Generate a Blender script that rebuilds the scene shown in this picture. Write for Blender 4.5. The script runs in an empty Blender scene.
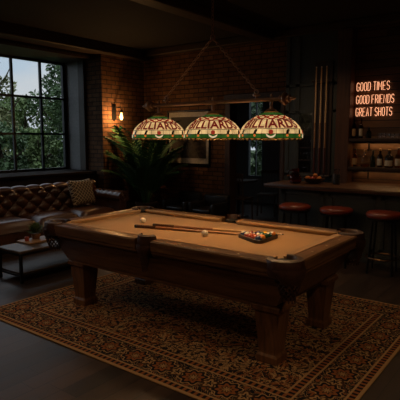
import bpy, bmesh, math, random
from mathutils import Vector, Matrix
S = bpy.context.scene
COL = S.collection
PI = math.pi
random.seed(7)

# ------------------------------------------------------------------ camera, world, exposure
cam_d = bpy.data.cameras.new('camera'); cam = bpy.data.objects.new('camera', cam_d); COL.objects.link(cam)
cam.location = (2.6397, -3.4150, 1.6027)
cam.rotation_euler = (PI/2 - 0.125606, 0, 0.647309)
cam_d.sensor_width = 36; cam_d.lens = 36*487.22/400; cam_d.clip_start = .05; cam_d.clip_end = 200
S.camera = cam
S.view_settings.view_transform = 'Standard'; S.view_settings.look = 'None'
S.view_settings.exposure = 0.0; S.view_settings.gamma = 1
S.view_settings.use_curve_mapping = False
LAMP_W, SCONCE_W = 8.0, 20.0
FILL_W = 60
SKY_HOR, SKY_TOP = 0.60, 2.4
W = bpy.data.worlds.new('dusk'); S.world = W; W.use_nodes = True

# added warm fill spots at ceiling height, without fixtures, to brighten table, rug and bar
for (x_, y_, k_) in ((-1.7, -2.5, .9), (.6, -3.0, .8), (3.2, -1.4, 1.4), (.35, -1.5, .30), (-2.6, .4, .34), (-2.9, 2.5, .24), (-.5, 2.75, .6), (1.0, 2.3, .35)):
    ld = bpy.data.lights.new('ceiling_fill_light', 'SPOT'); ld.energy = FILL_W*k_; ld.color = (1, .66, .38)
    ld.spot_size = math.radians(125); ld.spot_blend = .8; ld.shadow_soft_size = .12
    lo = bpy.data.objects.new('ceiling_fill_light', ld); COL.objects.link(lo); lo.location = (x_, y_, 3.30)

# ------------------------------------------------------------------ node helpers
class V:
    """a socket with arithmetic"""
    def __init__(s, nt, sock): s.nt, s.s = nt, sock
    def op(s, o, *a):
        n = s.nt.nodes.new('ShaderNodeMath'); n.operation = o
        for i, q in enumerate((s,)+a):
            if isinstance(q, V): s.nt.links.new(q.s, n.inputs[i])
            else: n.inputs[i].default_value = q
        return V(s.nt, n.outputs[0])
    def __add__(s, o): return s.op('ADD', o)
    def __radd__(s, o): return s.op('ADD', o)
    def __sub__(s, o): return s.op('SUBTRACT', o)
    def __rsub__(s, o): return (s*-1.0)+o
    def __mul__(s, o): return s.op('MULTIPLY', o)
    def __rmul__(s, o): return s.op('MULTIPLY', o)
    def __truediv__(s, o): return s.op('DIVIDE', o)
    def gt(s, o): return s.op('GREATER_THAN', o)
    def lt(s, o): return s.op('LESS_THAN', o)
    def abs(s): return s.op('ABSOLUTE')
    def fract(s): return s.op('FRACT')
    def min(s, o): return s.op('MINIMUM', o)
    def max(s, o): return s.op('MAXIMUM', o)
    def sin(s): return s.op('SINE')
    def cos(s): return s.op('COSINE')

class NT:
    def __init__(s, name):
        s.m = bpy.data.materials.new(name); s.m.use_nodes = True
        s.nt = s.m.node_tree; s.b = s.nt.nodes['Principled BSDF']
    def new(s, t): return s.nt.nodes.new(t)
    def link(s, a, b): s.nt.links.new(a.s if isinstance(a, V) else a, b)
    def coord(s, kind='Object'):
        return s.new('ShaderNodeTexCoord').outputs[kind]
    def xyz(s, vec):
        n = s.new('ShaderNodeSeparateXYZ'); s.nt.links.new(vec, n.inputs[0])
        return [V(s.nt, n.outputs[i]) for i in range(3)]
    def vec(s, x, y, z):
        n = s.new('ShaderNodeCombineXYZ')
        for i, q in enumerate((x, y, z)):
            if isinstance(q, V): s.link(q, n.inputs[i])
            else: n.inputs[i].default_value = q
        return n.outputs[0]
    def map(s, vec, scale=(1,1,1), rot=(0,0,0), loc=(0,0,0)):
        n = s.new('ShaderNodeMapping'); s.nt.links.new(vec, n.inputs[0])
        n.inputs['Scale'].default_value = scale; n.inputs['Rotation'].default_value = rot; n.inputs['Location'].default_value = loc
        return n.outputs[0]
    def noise(s, vec, scale=5, detail=3, rough=.5, dist=0):
        n = s.new('ShaderNodeTexNoise'); s.nt.links.new(vec, n.inputs['Vector'])
        n.inputs['Scale'].default_value = scale; n.inputs['Detail'].default_value = detail
        n.inputs['Roughness'].default_value = rough; n.inputs['Distortion'].default_value = dist
        return V(s.nt, n.outputs['Fac'])
    def voro(s, vec, scale=5, feature='F1', out='Distance'):
        n = s.new('ShaderNodeTexVoronoi'); s.nt.links.new(vec, n.inputs['Vector']); n.feature = feature
        n.inputs['Scale'].default_value = scale
        return V(s.nt, n.outputs[out]) if out == 'Distance' else n.outputs[out]
    def ramp(s, fac, stops):
        n = s.new('ShaderNodeValToRGB'); s.link(fac, n.inputs[0]); e = n.color_ramp.elements
        while len(e) < len(stops): e.new(.5)
        for i, (p, c) in enumerate(stops):
            e[i].position = p; e[i].color = (*c, 1)
        return n.outputs[0]
    def mix(s, fac, a, b):
        n = s.new('ShaderNodeMix'); n.data_type = 'RGBA'
        if isinstance(fac, V): s.link(fac, n.inputs[0])
        else: n.inputs[0].default_value = fac
        for q, i in ((a, 6), (b, 7)):
            if isinstance(q, tuple): n.inputs[i].default_value = (*q, 1)
            else: s.link(q, n.inputs[i])
        return n.outputs[2]
    def color(s, c): s.link(c, s.b.inputs['Base Color'])
    def bump(s, h, strength=.3, dist=.01):
        n = s.new('ShaderNodeBump'); n.inputs['Strength'].default_value = strength; n.inputs['Distance'].default_value = dist
        s.link(h, n.inputs['Height']); s.nt.links.new(n.outputs[0], s.b.inputs['Normal'])

def plain(name, col, rough=.5, metal=0, spec=None, var=.12, scale=30, bump=0):
    t = NT(name); n = t.noise(t.coord(), scale, 3)
    lo = tuple(c*(1-var) for c in col); hi = tuple(min(1, c*(1+var)) for c in col)
    t.color(t.ramp(n, [(.3, lo), (.7, hi)])); t.b.inputs['Roughness'].default_value = rough
    t.b.inputs['Metallic'].default_value = metal
    if spec is not None: t.b.inputs['Specular IOR Level'].default_value = spec
    if bump: t.bump(n, bump, .01)
    return t.m

def wood(name, dark, light, axis='x', rough=.35, scale=1., spec=.5):
    t = NT(name); c = t.coord()
    sc = {'x': (1.2, 14, 14), 'y': (14, 1.2, 14), 'z': (14, 14, 1.2)}[axis]
    v = t.map(c, tuple(q*scale for q in sc))
    n = t.noise(v, 2.2, 5, .6, .6)
    t.color(t.ramp(n, [(.28, dark), (.5, tuple((a+b)/2 for a, b in zip(dark, light))), (.75, light)]))
    t.b.inputs['Roughness'].default_value = rough; t.b.inputs['Specular IOR Level'].default_value = spec
    t.bump(n, .12, .004)
    return t.m

def emit(name, col, strength):
    t = NT(name); t.b.inputs['Base Color'].default_value = (*[c*.5 for c in col], 1)
    t.b.inputs['Emission Color'].default_value = (*col, 1); t.b.inputs['Emission Strength'].default_value = strength
    t.b.inputs['Roughness'].default_value = .4
    return t.m

def glass(name, col=(1,1,1), rough=.02, ior=1.45):
    t = NT(name); t.b.inputs['Base Color'].default_value = (*col, 1); t.b.inputs['Transmission Weight'].default_value = 1
    t.b.inputs['Roughness'].default_value = rough; t.b.inputs['IOR'].default_value = ior
    return t.m

# world: dusk sky, pale at the horizon and brighter overhead, soft clouds
nt = W.node_tree; bg = nt.nodes['Background']
tc = nt.nodes.new('ShaderNodeTexCoord'); sx = nt.nodes.new('ShaderNodeSeparateXYZ'); nt.links.new(tc.outputs['Generated'], sx.inputs[0])
ns = nt.nodes.new('ShaderNodeTexNoise'); ns.inputs['Scale'].default_value = 6; ns.inputs['Detail'].default_value = 4
mp = nt.nodes.new('ShaderNodeMapping'); mp.inputs['Scale'].default_value = (1, 1, 3); nt.links.new(tc.outputs['Generated'], mp.inputs[0]); nt.links.new(mp.outputs[0], ns.inputs['Vector'])
cr = nt.nodes.new('ShaderNodeValToRGB'); nt.links.new(ns.outputs['Fac'], cr.inputs[0])
cr.color_ramp.elements[0].position = .35; cr.color_ramp.elements[0].color = (.74, .92, 1.1, 1)
cr.color_ramp.elements[1].position = .7; cr.color_ramp.elements[1].color = (.95, 1.02, 1.08, 1)
z = V(nt, sx.outputs[2]); st = (z.max(0.0) - .30).max(0.0) * ((SKY_TOP-SKY_HOR)/.7) + SKY_HOR
nt.links.new(cr.outputs[0], bg.inputs[0]); nt.links.new(st.s, bg.inputs[1])

# ------------------------------------------------------------------ mesh helpers
class MB:
    def __init__(s): s.b = bmesh.new()
    def _set(s, faces, mi):
        for f in faces: f.material_index = mi
    def box(s, lo, hi, bev=0, mi=0, mat=None, seg=1):
        t = bmesh.new(); bmesh.ops.create_cube(t, size=1)
        c = [(a+b)/2 for a, b in zip(lo, hi)]; d = [abs(b-a) for a, b in zip(lo, hi)]
        for v in t.verts: v.co = Vector((v.co.x*d[0]+c[0], v.co.y*d[1]+c[1], v.co.z*d[2]+c[2]))
        if bev: bmesh.ops.bevel(t, geom=t.edges[:], offset=min(bev, min(d)*.45), segments=seg, affect='EDGES', profile=.5)
        s.add(t, mi, mat); return s
    def add(s, t, mi=0, mat=None):
        vm = {}
        for v in t.verts: vm[v] = s.b.verts.new(mat @ v.co if mat else v.co)
        for f in t.faces:
            try: g = s.b.faces.new([vm[v] for v in f.verts]); g.material_index = mi
            except ValueError: pass
        t.free()
    def grid(s, fn, nu, nv, mi=0, cu=False, cv=False, mifn=None):
        vs = [[s.b.verts.new(fn(i, j)) for j in range(nv)] for i in range(nu)]
        for i in range(nu if cu else nu-1):
            for j in range(nv if cv else nv-1):
                q = [vs[i][j], vs[(i+1) % nu][j], vs[(i+1) % nu][(j+1) % nv], vs[i][(j+1) % nv]]
                q = list(dict.fromkeys(q))
                if len(q) > 2:
                    f = s.b.faces.new(q); f.material_index = mifn(i, j) if mifn else mi
        return vs
    def cap(s, loop, mi=0):
        f = s.b.faces.new(loop); f.material_index = mi
    def lathe(s, prof, n=24, mi=0, c=(0,0,0), a0=0, a1=2*PI, mat=None, capb=True, capt=True, mifn=None):
        full = abs(a1-a0-2*PI) < 1e-6; nu = n if full else n+1
        def fn(i, j):
            a = a0+(a1-a0)*i/n; r, zz = prof[j]
            p = Vector((c[0]+r*math.cos(a), c[1]+r*math.sin(a), c[2]+zz))
            return mat @ p if mat else p
        vs = s.grid(fn, nu, len(prof), mi, cu=full, mifn=mifn)
        if full:
            if capb and prof[0][0] > 1e-5: s.cap([vs[i][0] for i in range(nu)][::-1], mi if not mifn else mifn(0, 0))
            if capt and prof[-1][0] > 1e-5: s.cap([vs[i][-1] for i in range(nu)], mi if not mifn else mifn(0, len(prof)-2))
        return s
    def tube(s, pts, r, n=8, mi=0, closed=False, caps=True):
        pts = [Vector(p) for p in pts]; N = len(pts); rs = r if isinstance(r, (list, tuple)) else [r]*N
        rings = []; prev = None
        for i, p in enumerate(pts):
            if closed: d = pts[(i+1) % N]-pts[i-1]
            else: d = pts[min(i+1, N-1)]-pts[max(i-1, 0)]
            d.normalize()
            if prev is None:
                ref = Vector((0,0,1)) if abs(d.z) < .9 else Vector((1,0,0)); a = d.cross(ref).normalized()
            else:
                a = prev-d*prev.dot(d); a.normalize()
            prev = a; b = d.cross(a)
            rings.append([s.b.verts.new(p+(a*math.cos(2*PI*k/n)+b*math.sin(2*PI*k/n))*rs[i]) for k in range(n)])
        for i in range(N if closed else N-1):
            A, B = rings[i], rings[(i+1) % N]
            for k in range(n):
                f = s.b.faces.new([A[k], A[(k+1) % n], B[(k+1) % n], B[k]]); f.material_index = mi
        if caps and not closed:
            s.cap(rings[0][::-1], mi); s.cap(rings[-1], mi)
        return s
    def loft(s, secs, mi=0):
        """secs: list of rings of points, same count"""
        R = [[s.b.verts.new(Vector(p)) for p in sec] for sec in secs]; n = len(R[0])
        for A, B in zip(R, R[1:]):
            for k in range(n):
                f = s.b.faces.new([A[k], A[(k+1) % n], B[(k+1) % n], B[k]]); f.material_index = mi
        s.cap(R[0][::-1], mi); s.cap(R[-1], mi)
        return s
    def sphere(s, c, r, n=16, m=10, mi=0, sc=(1,1,1)):
        prof = [(r*math.sin(PI*j/m), -r*math.cos(PI*j/m)) for j in range(m+1)]
        prof[0] = (1e-6, -r); prof[-1] = (1e-6, r)
        def fn(i, j):
            a = 2*PI*i/n; q = prof[j]
            return Vector((c[0]+q[0]*math.cos(a)*sc[0], c[1]+q[0]*math.sin(a)*sc[1], c[2]+q[1]*sc[2]))
        s.grid(fn, n, m+1, mi, cu=True); return s
    def build(s, name, mats, parent=None, smooth=40, loc=None):
        bmesh.ops.recalc_face_normals(s.b, faces=s.b.faces[:])
        me = bpy.data.meshes.new(name); s.b.to_mesh(me); s.b.free()
        for m in (mats if isinstance(mats, (list, tuple)) else [mats]): me.materials.append(m)
        if smooth:
            me.polygons.foreach_set('use_smooth', [True]*len(me.polygons)); me.set_sharp_from_angle(angle=math.radians(smooth))
        o = bpy.data.objects.new(name, me); COL.objects.link(o)
        if loc: o.location = loc
        if parent: o.parent = parent
        return o

def tag(o, label=None, cat=None, group=None, kind=None):
    if label: o['label'] = label
    if cat: o['category'] = cat
    if group: o['group'] = group
    if kind: o['kind'] = kind
    return o
def thing(name, label, cat, loc=(0,0,0), rz=0, group=None):
    o = bpy.data.objects.new(name, None); COL.objects.link(o); o.location = loc; o.rotation_euler = (0, 0, rz)
    o.empty_display_size = .1
    return tag(o, label, cat, group)
def dup(root, loc, rz=None, label=None):
    r = root.copy(); COL.objects.link(r); r.location = loc
    if rz is not None: r.rotation_euler = (0, 0, rz)
    if label: r['label'] = label
    for ch in list(root.children):
        c = ch.copy(); COL.objects.link(c); c.parent = r
        for g in list(ch.children):
            d = g.copy(); COL.objects.link(d); d.parent = c
    return r
def struct(name, mb, m, smooth=0):
    return tag(mb.build(name, m, smooth=smooth), kind='structure')
def rotz(a): return Matrix.Rotation(a, 4, 'Z')

# ------------------------------------------------------------------ materials
def brick(name, plane, c1, c2, mortar):
    t = NT(name); x, y, zc = t.xyz(t.coord())
    u = {'x': x, 'y': y}[plane]
    v = t.vec(u, zc, 0)
    n = t.new('ShaderNodeTexBrick'); t.nt.links.new(v, n.inputs['Vector'])
    n.inputs['Scale'].default_value = 1; n.inputs['Brick Width'].default_value = .225; n.inputs['Row Height'].default_value = .082
    n.inputs['Mortar Size'].default_value = .009; n.inputs['Mortar Smooth'].default_value = .3; n.inputs['Bias'].default_value = -.1
    n.inputs['Color1'].default_value = (*c1, 1); n.inputs['Color2'].default_value = (*c2, 1); n.inputs['Mortar'].default_value = (*mortar, 1)
    nn = t.noise(t.coord(), 9, 4, .6); n2 = t.noise(t.coord(), 1.3, 2)
    dirt = t.ramp(nn*.7+n2*.3, [(.3, (.45, .42, .4)), (.65, (1.15, 1.1, 1.05))])
    mm = t.new('ShaderNodeMix'); mm.data_type = 'RGBA'; mm.blend_type = 'MULTIPLY'; mm.inputs[0].default_value = .8
    t.link(n.outputs[0], mm.inputs[6]); t.link(dirt, mm.inputs[7]); t.color(mm.outputs[2])
    t.b.inputs['Roughness'].default_value = .85; t.b.inputs['Specular IOR Level'].default_value = .25
    h = V(t.nt, n.outputs['Fac'])*-1.0 + nn*.35
    t.bump(h, .7, .012)
    return t.m
BR1, BR2, BRM = (.145, .070, .034), (.215, .112, .055), (.05, .036, .026)
M_brick_x = brick('brick_facing_y', 'x', BR1, BR2, BRM)
M_brick_y = brick('brick_facing_x', 'y', BR1, BR2, BRM)

def planks(name, axis, wdt, dark, light, rough, vertical=None, gap=.02):
    t = NT(name); x, y, zc = t.xyz(t.coord())
    a, b = {'y': (x, y), 'x': (y, x), 'zx': (zc, x)}[axis]      # a across, b along
    idx = (a/wdt).op('FLOOR'); fr = (a/wdt).fract()
    rnd = (idx*12.9898).sin()*43758.5453; rnd = rnd.fract()
    bb = b+rnd*1.7
    seg = ((bb/1.6).op('FLOOR')*7.31+idx*3.77).sin()*971.3; seg = seg.fract()
    n = t.noise(t.vec(a*11.0, bb*1.1, seg*9.0), 2.0, 5, .6, .4)
    f = (n*.75+seg*.35)
    c = t.ramp(f, [(.3, dark), (.75, light)])
    e = fr.lt(gap).max(fr.gt(1-gap)).max((bb/1.6).fract().lt(.003))
    t.color(t.mix(e, c, tuple(q*.15 for q in dark)))
    t.b.inputs['Roughness'].default_value = rough
    t.link(n*.2+rough-.1, t.b.inputs['Roughness'])
    t.bump(e*-1.0+n*.15, .35, .006)
    return t.m
M_floor = planks('dark_floor_boards', 'y', .15, (.014, .009, .0065), (.052, .029, .018), .42)
M_plankwall = planks('dark_wall_boards', 'zx', .11, (.05, .022, .010), (.16, .078, .036), .55, gap=.05)
M_ceiling = plain('dark_ceiling_paint', (.016, .013, .011), .9)
M_beam = wood('dark_beam_wood', (.03, .018, .011), (.07, .042, .026), 'y', .6)
M_beamx = wood('dark_beam_wood_cross', (.03, .018, .011), (.07, .042, .026), 'x', .6)
M_jamb = plain('grey_painted_jamb', (.22, .22, .23), .5)
M_blackmetal = plain('black_metal', (.012, .012, .013), .35, .6)
M_steel_frame = plain('black_window_steel', (.012, .014, .018), .45, .3)
M_darkpaint = plain('charcoal_painted_panel', (.042, .046, .041), .5)
M_darktrim = wood('dark_stained_trim', (.022, .012, .007), (.05, .028, .016), 'z', .5)
M_wood = wood('pool_table_wood', (.05, .024, .010), (.20, .098, .043), 'x', .33)
M_woody = wood('pool_table_wood_cross', (.055, .026, .011), (.23, .112, .048), 'y', .33)
M_woodz = wood('pool_table_wood_upright', (.055, .025, .010), (.21, .095, .038), 'z', .36)
M_leather = plain('dark_pocket_leather', (.045, .018, .010), .45, 0, .5, .25, 40, .25)
M_blackhole = plain('black_pocket_lining', (.006, .005, .005), .9)
M_ivory = plain('ivory_inlay', (.7, .66, .55), .3)
def feltmat():
    t = NT('tan_billiard_cloth'); n = t.noise(t.coord(), 260, 2); n2 = t.noise(t.coord(), 2.5, 2)
    t.color(t.ramp(n*.6+n2*.4, [(.3, (.31, .175, .070)), (.7, (.39, .227, .093))]))
    t.b.inputs['Roughness'].default_value = .95; t.b.inputs['Specular IOR Level'].default_value = .15
    t.b.inputs['Sheen Weight'].default_value = .2
    return t.m
M_felt = feltmat()

def rugmat(hx, hy):
    """oriental rug: guard stripes, floral border, dense field; object origin at its centre"""
    t = NT('oriental_rug_pile'); x, y, zc = t.xyz(t.coord())
    ed = (x.abs()*-1.0+hx).min(y.abs()*-1.0+hy)                     # distance in from the edge
    vec = t.vec(x, y, 0)
    NAVY, RUST, TAN, BRN, RED = (.014, .012, .013), (.27, .095, .032), (.40, .24, .105), (.065, .03, .014), (.17, .042, .019)
    # field: scrolling vines and flowers
    wob = t.noise(vec, 7, 2)
    warp = t.vec(x+(wob-.5)*.16, y+(t.noise(t.map(vec, loc=(5,3,0)), 7, 2)-.5)*.16, 0)
    v1 = t.voro(warp, 10.5); v2 = t.voro(warp, 24, 'DISTANCE_TO_EDGE'); v3 = t.voro(t.map(warp, loc=(2,1,0)), 34)
    f0 = t.mix(t.noise(vec, 3.2, 3).gt(.5), RUST, TAN)
    f = t.mix(v2.lt(.06), f0, TAN); f = t.mix((v2-.13).abs().lt(.03), f, BRN)
    f = t.mix((v1-.33).abs().lt(.045), f, RUST)
    f = t.mix(v1.lt(.2), f, RUST); f = t.mix(v1.lt(.12), f, TAN); f = t.mix(v1.lt(.05), f, NAVY)
    f = t.mix(v3.lt(.16), f, RED); f = t.mix(t.noise(t.map(warp, loc=(7,7,0)), 30, 2).gt(.54), f, NAVY)
    f = t.mix((t.noise(warp, 46, 2)).gt(.57), f, BRN)
    # border: row of rosettes with leaves
    per = .27
    along = t.mix(x.abs().op('ADD', hy-hx).gt(y.abs()), t.vec(x, 0, 0), t.vec(y, 0, 0))
    s_ = t.xyz(along)[0]
    s_ = s_*1.0
    p = ((s_/per).fract()-.5)*per; q = ed-.20
    rr = (p*p+q*q).op('SQRT'); th = q.op('ARCTAN2', p)
    pet = rr + (th*8.0).sin()*.012
    q2 = ((s_/per+.5).fract()-.5)*per; r2 = (q2*q2*1.6+q*q).op('SQRT') + (q2.op('ARCTAN2', q)*5.0).sin()*.012
    nb = t.noise(warp, 26, 2)
    b = t.mix(nb.gt(.60), NAVY, RUST); b = t.mix((nb-.47).abs().lt(.02), b, TAN)
    b = t.mix(pet.lt(.100), b, TAN); b = t.mix(pet.lt(.090), b, NAVY); b = t.mix(pet.lt(.066), b, RUST); b = t.mix(pet.lt(.038), b, BRN); b = t.mix(pet.lt(.022), b, TAN)
    b = t.mix(r2.lt(.065), b, BRN); b = t.mix(r2.lt(.045), b, TAN); b = t.mix(r2.lt(.022), b, NAVY)
    zig = ((s_*22.0).fract()-.5).abs()
    g1 = t.mix(zig.gt(.25), NAVY, RUST)
    c = t.mix(ed.gt(.022), TAN, g1)                                # outer binding
    c = t.mix(ed.gt(.06), c, TAN); c = t.mix(ed.gt(.075), c, b)
    c = t.mix(ed.gt(.325), c, TAN); c = t.mix(ed.gt(.34), c, g1); c = t.mix(ed.gt(.385), c, TAN); c = t.mix(ed.gt(.40), c, f)
    fine = t.noise(vec, 330, 1)
    mm = t.new('ShaderNodeMix'); mm.data_type = 'RGBA'; mm.blend_type = 'MULTIPLY'; mm.inputs[0].default_value = .5
    t.link(c, mm.inputs[6]); t.link(t.ramp(fine, [(.3, (.5, .5, .5)), (.7, (1.2, 1.2, 1.2))]), mm.inputs[7])
    t.color(mm.outputs[2]); t.b.inputs['Roughness'].default_value = .95; t.b.inputs['Specular IOR Level'].default_value = .1
    t.bump(fine, .5, .004)
    return t.m

# ------------------------------------------------------------------ the setting
XP, YB, XG = -4.45, 4.05, -5.5          # wall beside the sconce, back wall, window plane
XR, YF, ZC = 3.9, -4.9, 3.35
PY = 2.91                               # face of the brick pier beside the window
m = MB(); m.box((-5.9, YF-.2, -.12), (XR+.2, 8.4, 0)); struct('floor', m, M_floor)
m = MB(); m.box((-5.9, YF-.2, ZC), (XR+.2, 8.4, ZC+.12)); struct('ceiling', m, M_ceiling)
OX0, OX1, OZ = -2.32, -1.27, 2.27       # opening to the back room
m = MB(); m.box((XP-.2, YB, 0), (OX0, YB+.18, ZC)); m.box((OX0, YB, OZ), (OX1, YB+.18, ZC)); m.box((OX1, YB, 0), (-1.0, YB+.18, ZC))
struct('wall_back', m, M_brick_x)
m = MB(); m.box((-1.0, YB, 0), (XR+.2, YB+.18, ZC)); struct('wall_behind_bar', m, M_plankwall)
m = MB(); m.box((XP-.25, PY+.0005, 0), (XP, YB+.18, ZC)); struct('wall_left', m, M_brick_y)
m = MB(); m.box((-4.90, PY, 0), (XP+.0005, PY+.03, ZC)); struct('wall_pier', m, M_brick_x)
m = MB(); m.box((-5.75, -4.9, 0), (-4.62, PY, .93)); struct('wall_under_window', m, M_darktrim)
m = MB(); m.box((-5.75, -4.9, 3.12), (-4.62, PY, ZC)); struct('wall_over_window', m, M_darktrim)
m = MB(); m.box((-5.75, YF-.2, 0), (-4.45, -3.1, ZC)); struct('wall_left_near', m, M_brick_y)
m = MB(); m.box((XR, YF-.2, 0), (XR+.2, 8.4, ZC)); struct('wall_right', m, M_brick_y)
m = MB(); m.box((-5.75, YF-.2, 0), (XR+.2, YF, ZC)); struct('wall_front', m, M_brick_x)
# window bay: jambs, sill, casing
m = MB(); m.box((-5.6, PY-.03, .93), (-5.08, PY+.03, 3.12)); struct('trim_window_jamb', m, M_jamb)
m = MB(); m.box((-5.08, PY-.05, 0), (-4.90, PY+.05, 3.2), .01); struct('trim_window_casing', m, M_darktrim)
m = MB(); m.box((-5.6, -3.1, .93), (-4.58, PY-.05, .985), .01); struct('trim_window_sill', m, plain('window_sill_paint', (.012, .008, .006), .9, 0, .1))
m = MB(); m.box((-5.6, -3.1, 3.075), (-4.6, PY-.03, 3.12)); struct('trim_window_head', m, M_darktrim)
# ceiling cornice beams
m = MB(); m.box((-4.62, YF, 3.16), (-4.28, YB, ZC), .015); struct('trim_beam_left', m, M_beam)
m = MB(); m.box((-4.28, YB-.17, 3.22), (XR, YB, ZC), .015); struct('trim_beam_back', m, M_beamx)
m = MB(); m.box((-1.6, YF, 3.2), (-1.35, YB-.17, ZC), .015); struct('trim_beam_cross', m, M_beam)
m = MB(); m.box((1.35, YF, 3.2), (1.6, YB-.17, ZC), .015); struct('trim_beam_cross_2', m, M_beam)
m = MB(); m.box((XP, YB-.02, 0), (OX0-.12, YB, .14), .006); struct('baseboard_back', m, M_darktrim)
m = MB(); m.box((XP, PY, 0), (XP+.02, YB-.02, .14), .006); struct('baseboard_left', m, M_darktrim)
# casing of the opening
m = MB(); m.box((OX0-.10, YB-.03, 0), (OX0+.02, YB+.2, OZ), .01); m.box((OX1-.02, YB-.03, 0), (OX1+.06, YB+.2, OZ), .01)
m.box((OX0-.12, YB-.04, OZ-.02), (OX1+.12, YB+.2, OZ+.12), .01); struct('door_1', m, wood('door_casing_wood', (.03, .014, .008), (.075, .036, .02), 'z', .5))
# window
mull = [-2.49, -1.89, -1.29, -.69, -.09, .51, 1.11, 1.71, 2.31]
m = MB(); fx0, fx1 = XG-.035, XG+.035
m.box((fx0, -3.1, .985), (fx1, PY-.03, 1.03), .004); m.box((fx0, -3.1, 3.035), (fx1, PY-.03, 3.09), .004)
m.box((fx0, PY-.10, .985), (fx1, PY-.03, 3.09), .004); m.box((fx0, -3.1, .985), (fx1, -3.03, 3.09), .004)
for y in mull: m.box((fx0+.01, y-.022, 1.0), (fx1-.01, y+.022, 3.06), .004)
for zc in (1.69, 2.375): m.box((fx0+.01, -3.05, zc-.02), (fx1-.01, PY-.06, zc+.02), .004)
wf = struct('window_1', m, M_steel_frame)
m = MB(); m.box((XG-.004, -3.05, 1.02), (XG+.004, PY-.07, 3.05))
gl = NT('window_glass'); gl.b.inputs['Base Color'].default_value = (1, 1, 1, 1); gl.b.inputs['Roughness'].default_value = 0
tr = gl.new('ShaderNodeBsdfTransparent'); gs = gl.new('ShaderNodeBsdfGlossy'); gs.inputs['Roughness'].default_value = .0
fr = gl.new('ShaderNodeFresnel'); fr.inputs[0].default_value = 1.15; mx = gl.new('ShaderNodeMixShader')
gl.link(fr.outputs[0], mx.inputs[0]); gl.link(tr.outputs[0], mx.inputs[1]); gl.link(gs.outputs[0], mx.inputs[2])
gl.link(mx.outputs[0], gl.nt.nodes['Material Output'].inputs[0])
M_winglass = gl.m
pane = m.build('window_pane', M_winglass, wf, smooth=0)
# back room beyond the opening
M_backroom = plain('back_room_plaster', (.07, .05, .04), .8)
m = MB(); m.box((-5.75, 7.2, 0), (-3.89, 7.38, ZC)); m.box((-3.41, 7.2, 0), (XR, 7.38, ZC)); m.box((-3.89, 7.2, 0), (-3.41, 7.38, .62)); m.box((-3.89, 7.2, 2.62), (-3.41, 7.38, ZC))
struct('wall_back_room', m, M_backroom)
m = MB(); m.box((-5.75, YB+.18, 0), (-5.6, 7.2, ZC)); struct('wall_back_room_left', m, M_backroom)
m = MB(); m.box((-3.89, 7.2, .62), (-3.84, 7.3, 2.62)); m.box((-3.46, 7.2, .62), (-3.41, 7.3, 2.62)); m.box((-3.89, 7.2, .62), (-3.41, 7.3, .67)); m.box((-3.89, 7.2, 2.57), (-3.41, 7.3, 2.62)); m.box((-3.66, 7.22, .62), (-3.64, 7.27, 2.62))
w2 = struct('window_2', m, M_steel_frame)
m = MB(); m.box((-3.86, 7.243, .65), (-3.44, 7.249, 2.6)); m.build('window_pane', M_winglass, w2, smooth=0)
m = MB(); m.box((-60, -40, -.3), (-5.9, 60, -.14)); m.box((-5.9, 8.5, -.3), (30, 60, -.14))
struct('ground', m, plain('lawn_ground', (.035, .05, .02), .95, 0, .1, .4, 1.5))

# ------------------------------------------------------------------ trees outside
def leafmat(name, c):
    t = NT(name); n = t.noise(t.coord(), 1.2, 3)
    t.color(t.ramp(n, [(.3, tuple(q*.55 for q in c)), (.7, tuple(q*1.4 for q in c))])); t.b.inputs['Roughness'].default_value = .6
    t.b.inputs['Specular IOR Level'].default_value = .3
    return t.m
M_leafA = leafmat('tree_leaves_mid', (.105, .15, .05)); M_leafB = leafmat('tree_leaves_dark', (.055, .095, .035)); M_leafC = leafmat('tree_leaves_olive', (.14, .15, .06))
M_bark = plain('tree_bark', (.05, .035, .025), .9, 0, .2, .3, 12)
def tree(label, x, y, h, w, seed, leaf, zlow=.0, n=3600, sz=.13):
    rnd = random.Random(seed)
    t = thing('tree', label, 'tree', (x, y, -.14), 0, None)
    m = MB(); m.tube([(0,0,0), (.05,.04,h*.3), (-.03,.05,h*.6), (0,0,h*.85)], [.17,.13,.08,.03], 8)
    for k in range(7):
        a = k*2.4; z0 = h*(.25+.08*k); m.tube([(0,0,z0), (math.cos(a)*w*.3, math.sin(a)*w*.3, z0+h*.12), (math.cos(a)*w*.42, math.sin(a)*w*.42, z0+h*.2)], [.05,.03,.012], 5)
    m.build('trunk', M_bark, t)
    blobs = []
    for k in range(26):
        u = rnd.random(); zc = zlow+(h-zlow)*(.1+.86*u); rr = w*.5*math.sin(PI*min(1, .16+.84*(1-u*.93)))**.7
        a = rnd.random()*2*PI; d = rr*rnd.random()**.5
        blobs.append((Vector((math.cos(a)*d, math.sin(a)*d, zc)), w*(.13+.10*rnd.random())))
    blobs.append((Vector((0,0,h*.95)), w*.10))
    m = MB()
    for k in range(n):
        c, r = blobs[rnd.randrange(len(blobs))]
        dv = Vector((rnd.gauss(0,1), rnd.gauss(0,1), rnd.gauss(0,1))).normalized()
        p = c+dv*r*(rnd.random()**.33)*Vector((1,1,1)).length/1.732
        s = sz*(.6+.8*rnd.random())
        q = Vector((rnd.gauss(0,1), rnd.gauss(0,1), rnd.gauss(0,1))).normalized(); e = q.cross(Vector((rnd.gauss(0,1), rnd.gauss(0,1), rnd.gauss(0,1)))).normalized()
        g = q.cross(e)
        vs = [m.b.verts.new(p+v) for v in (-q*s, e*s*.45+g*s*.1, q*s, -e*s*.45+g*s*.1)]
        m.b.faces.new(vs)
    m.build('crown', leaf, t, smooth=0)
tree('tall leafy tree seen through the leftmost panes of the big window', -12.5, 5.45, 4.45, 1.9, 1, M_leafC, n=4200, sz=.085)
tree('lower leafy tree with an open top seen in the middle panes of the big window', -15.6, 8.6, 3.35, 3.0, 2, M_leafA, n=4200, sz=.11)
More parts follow.
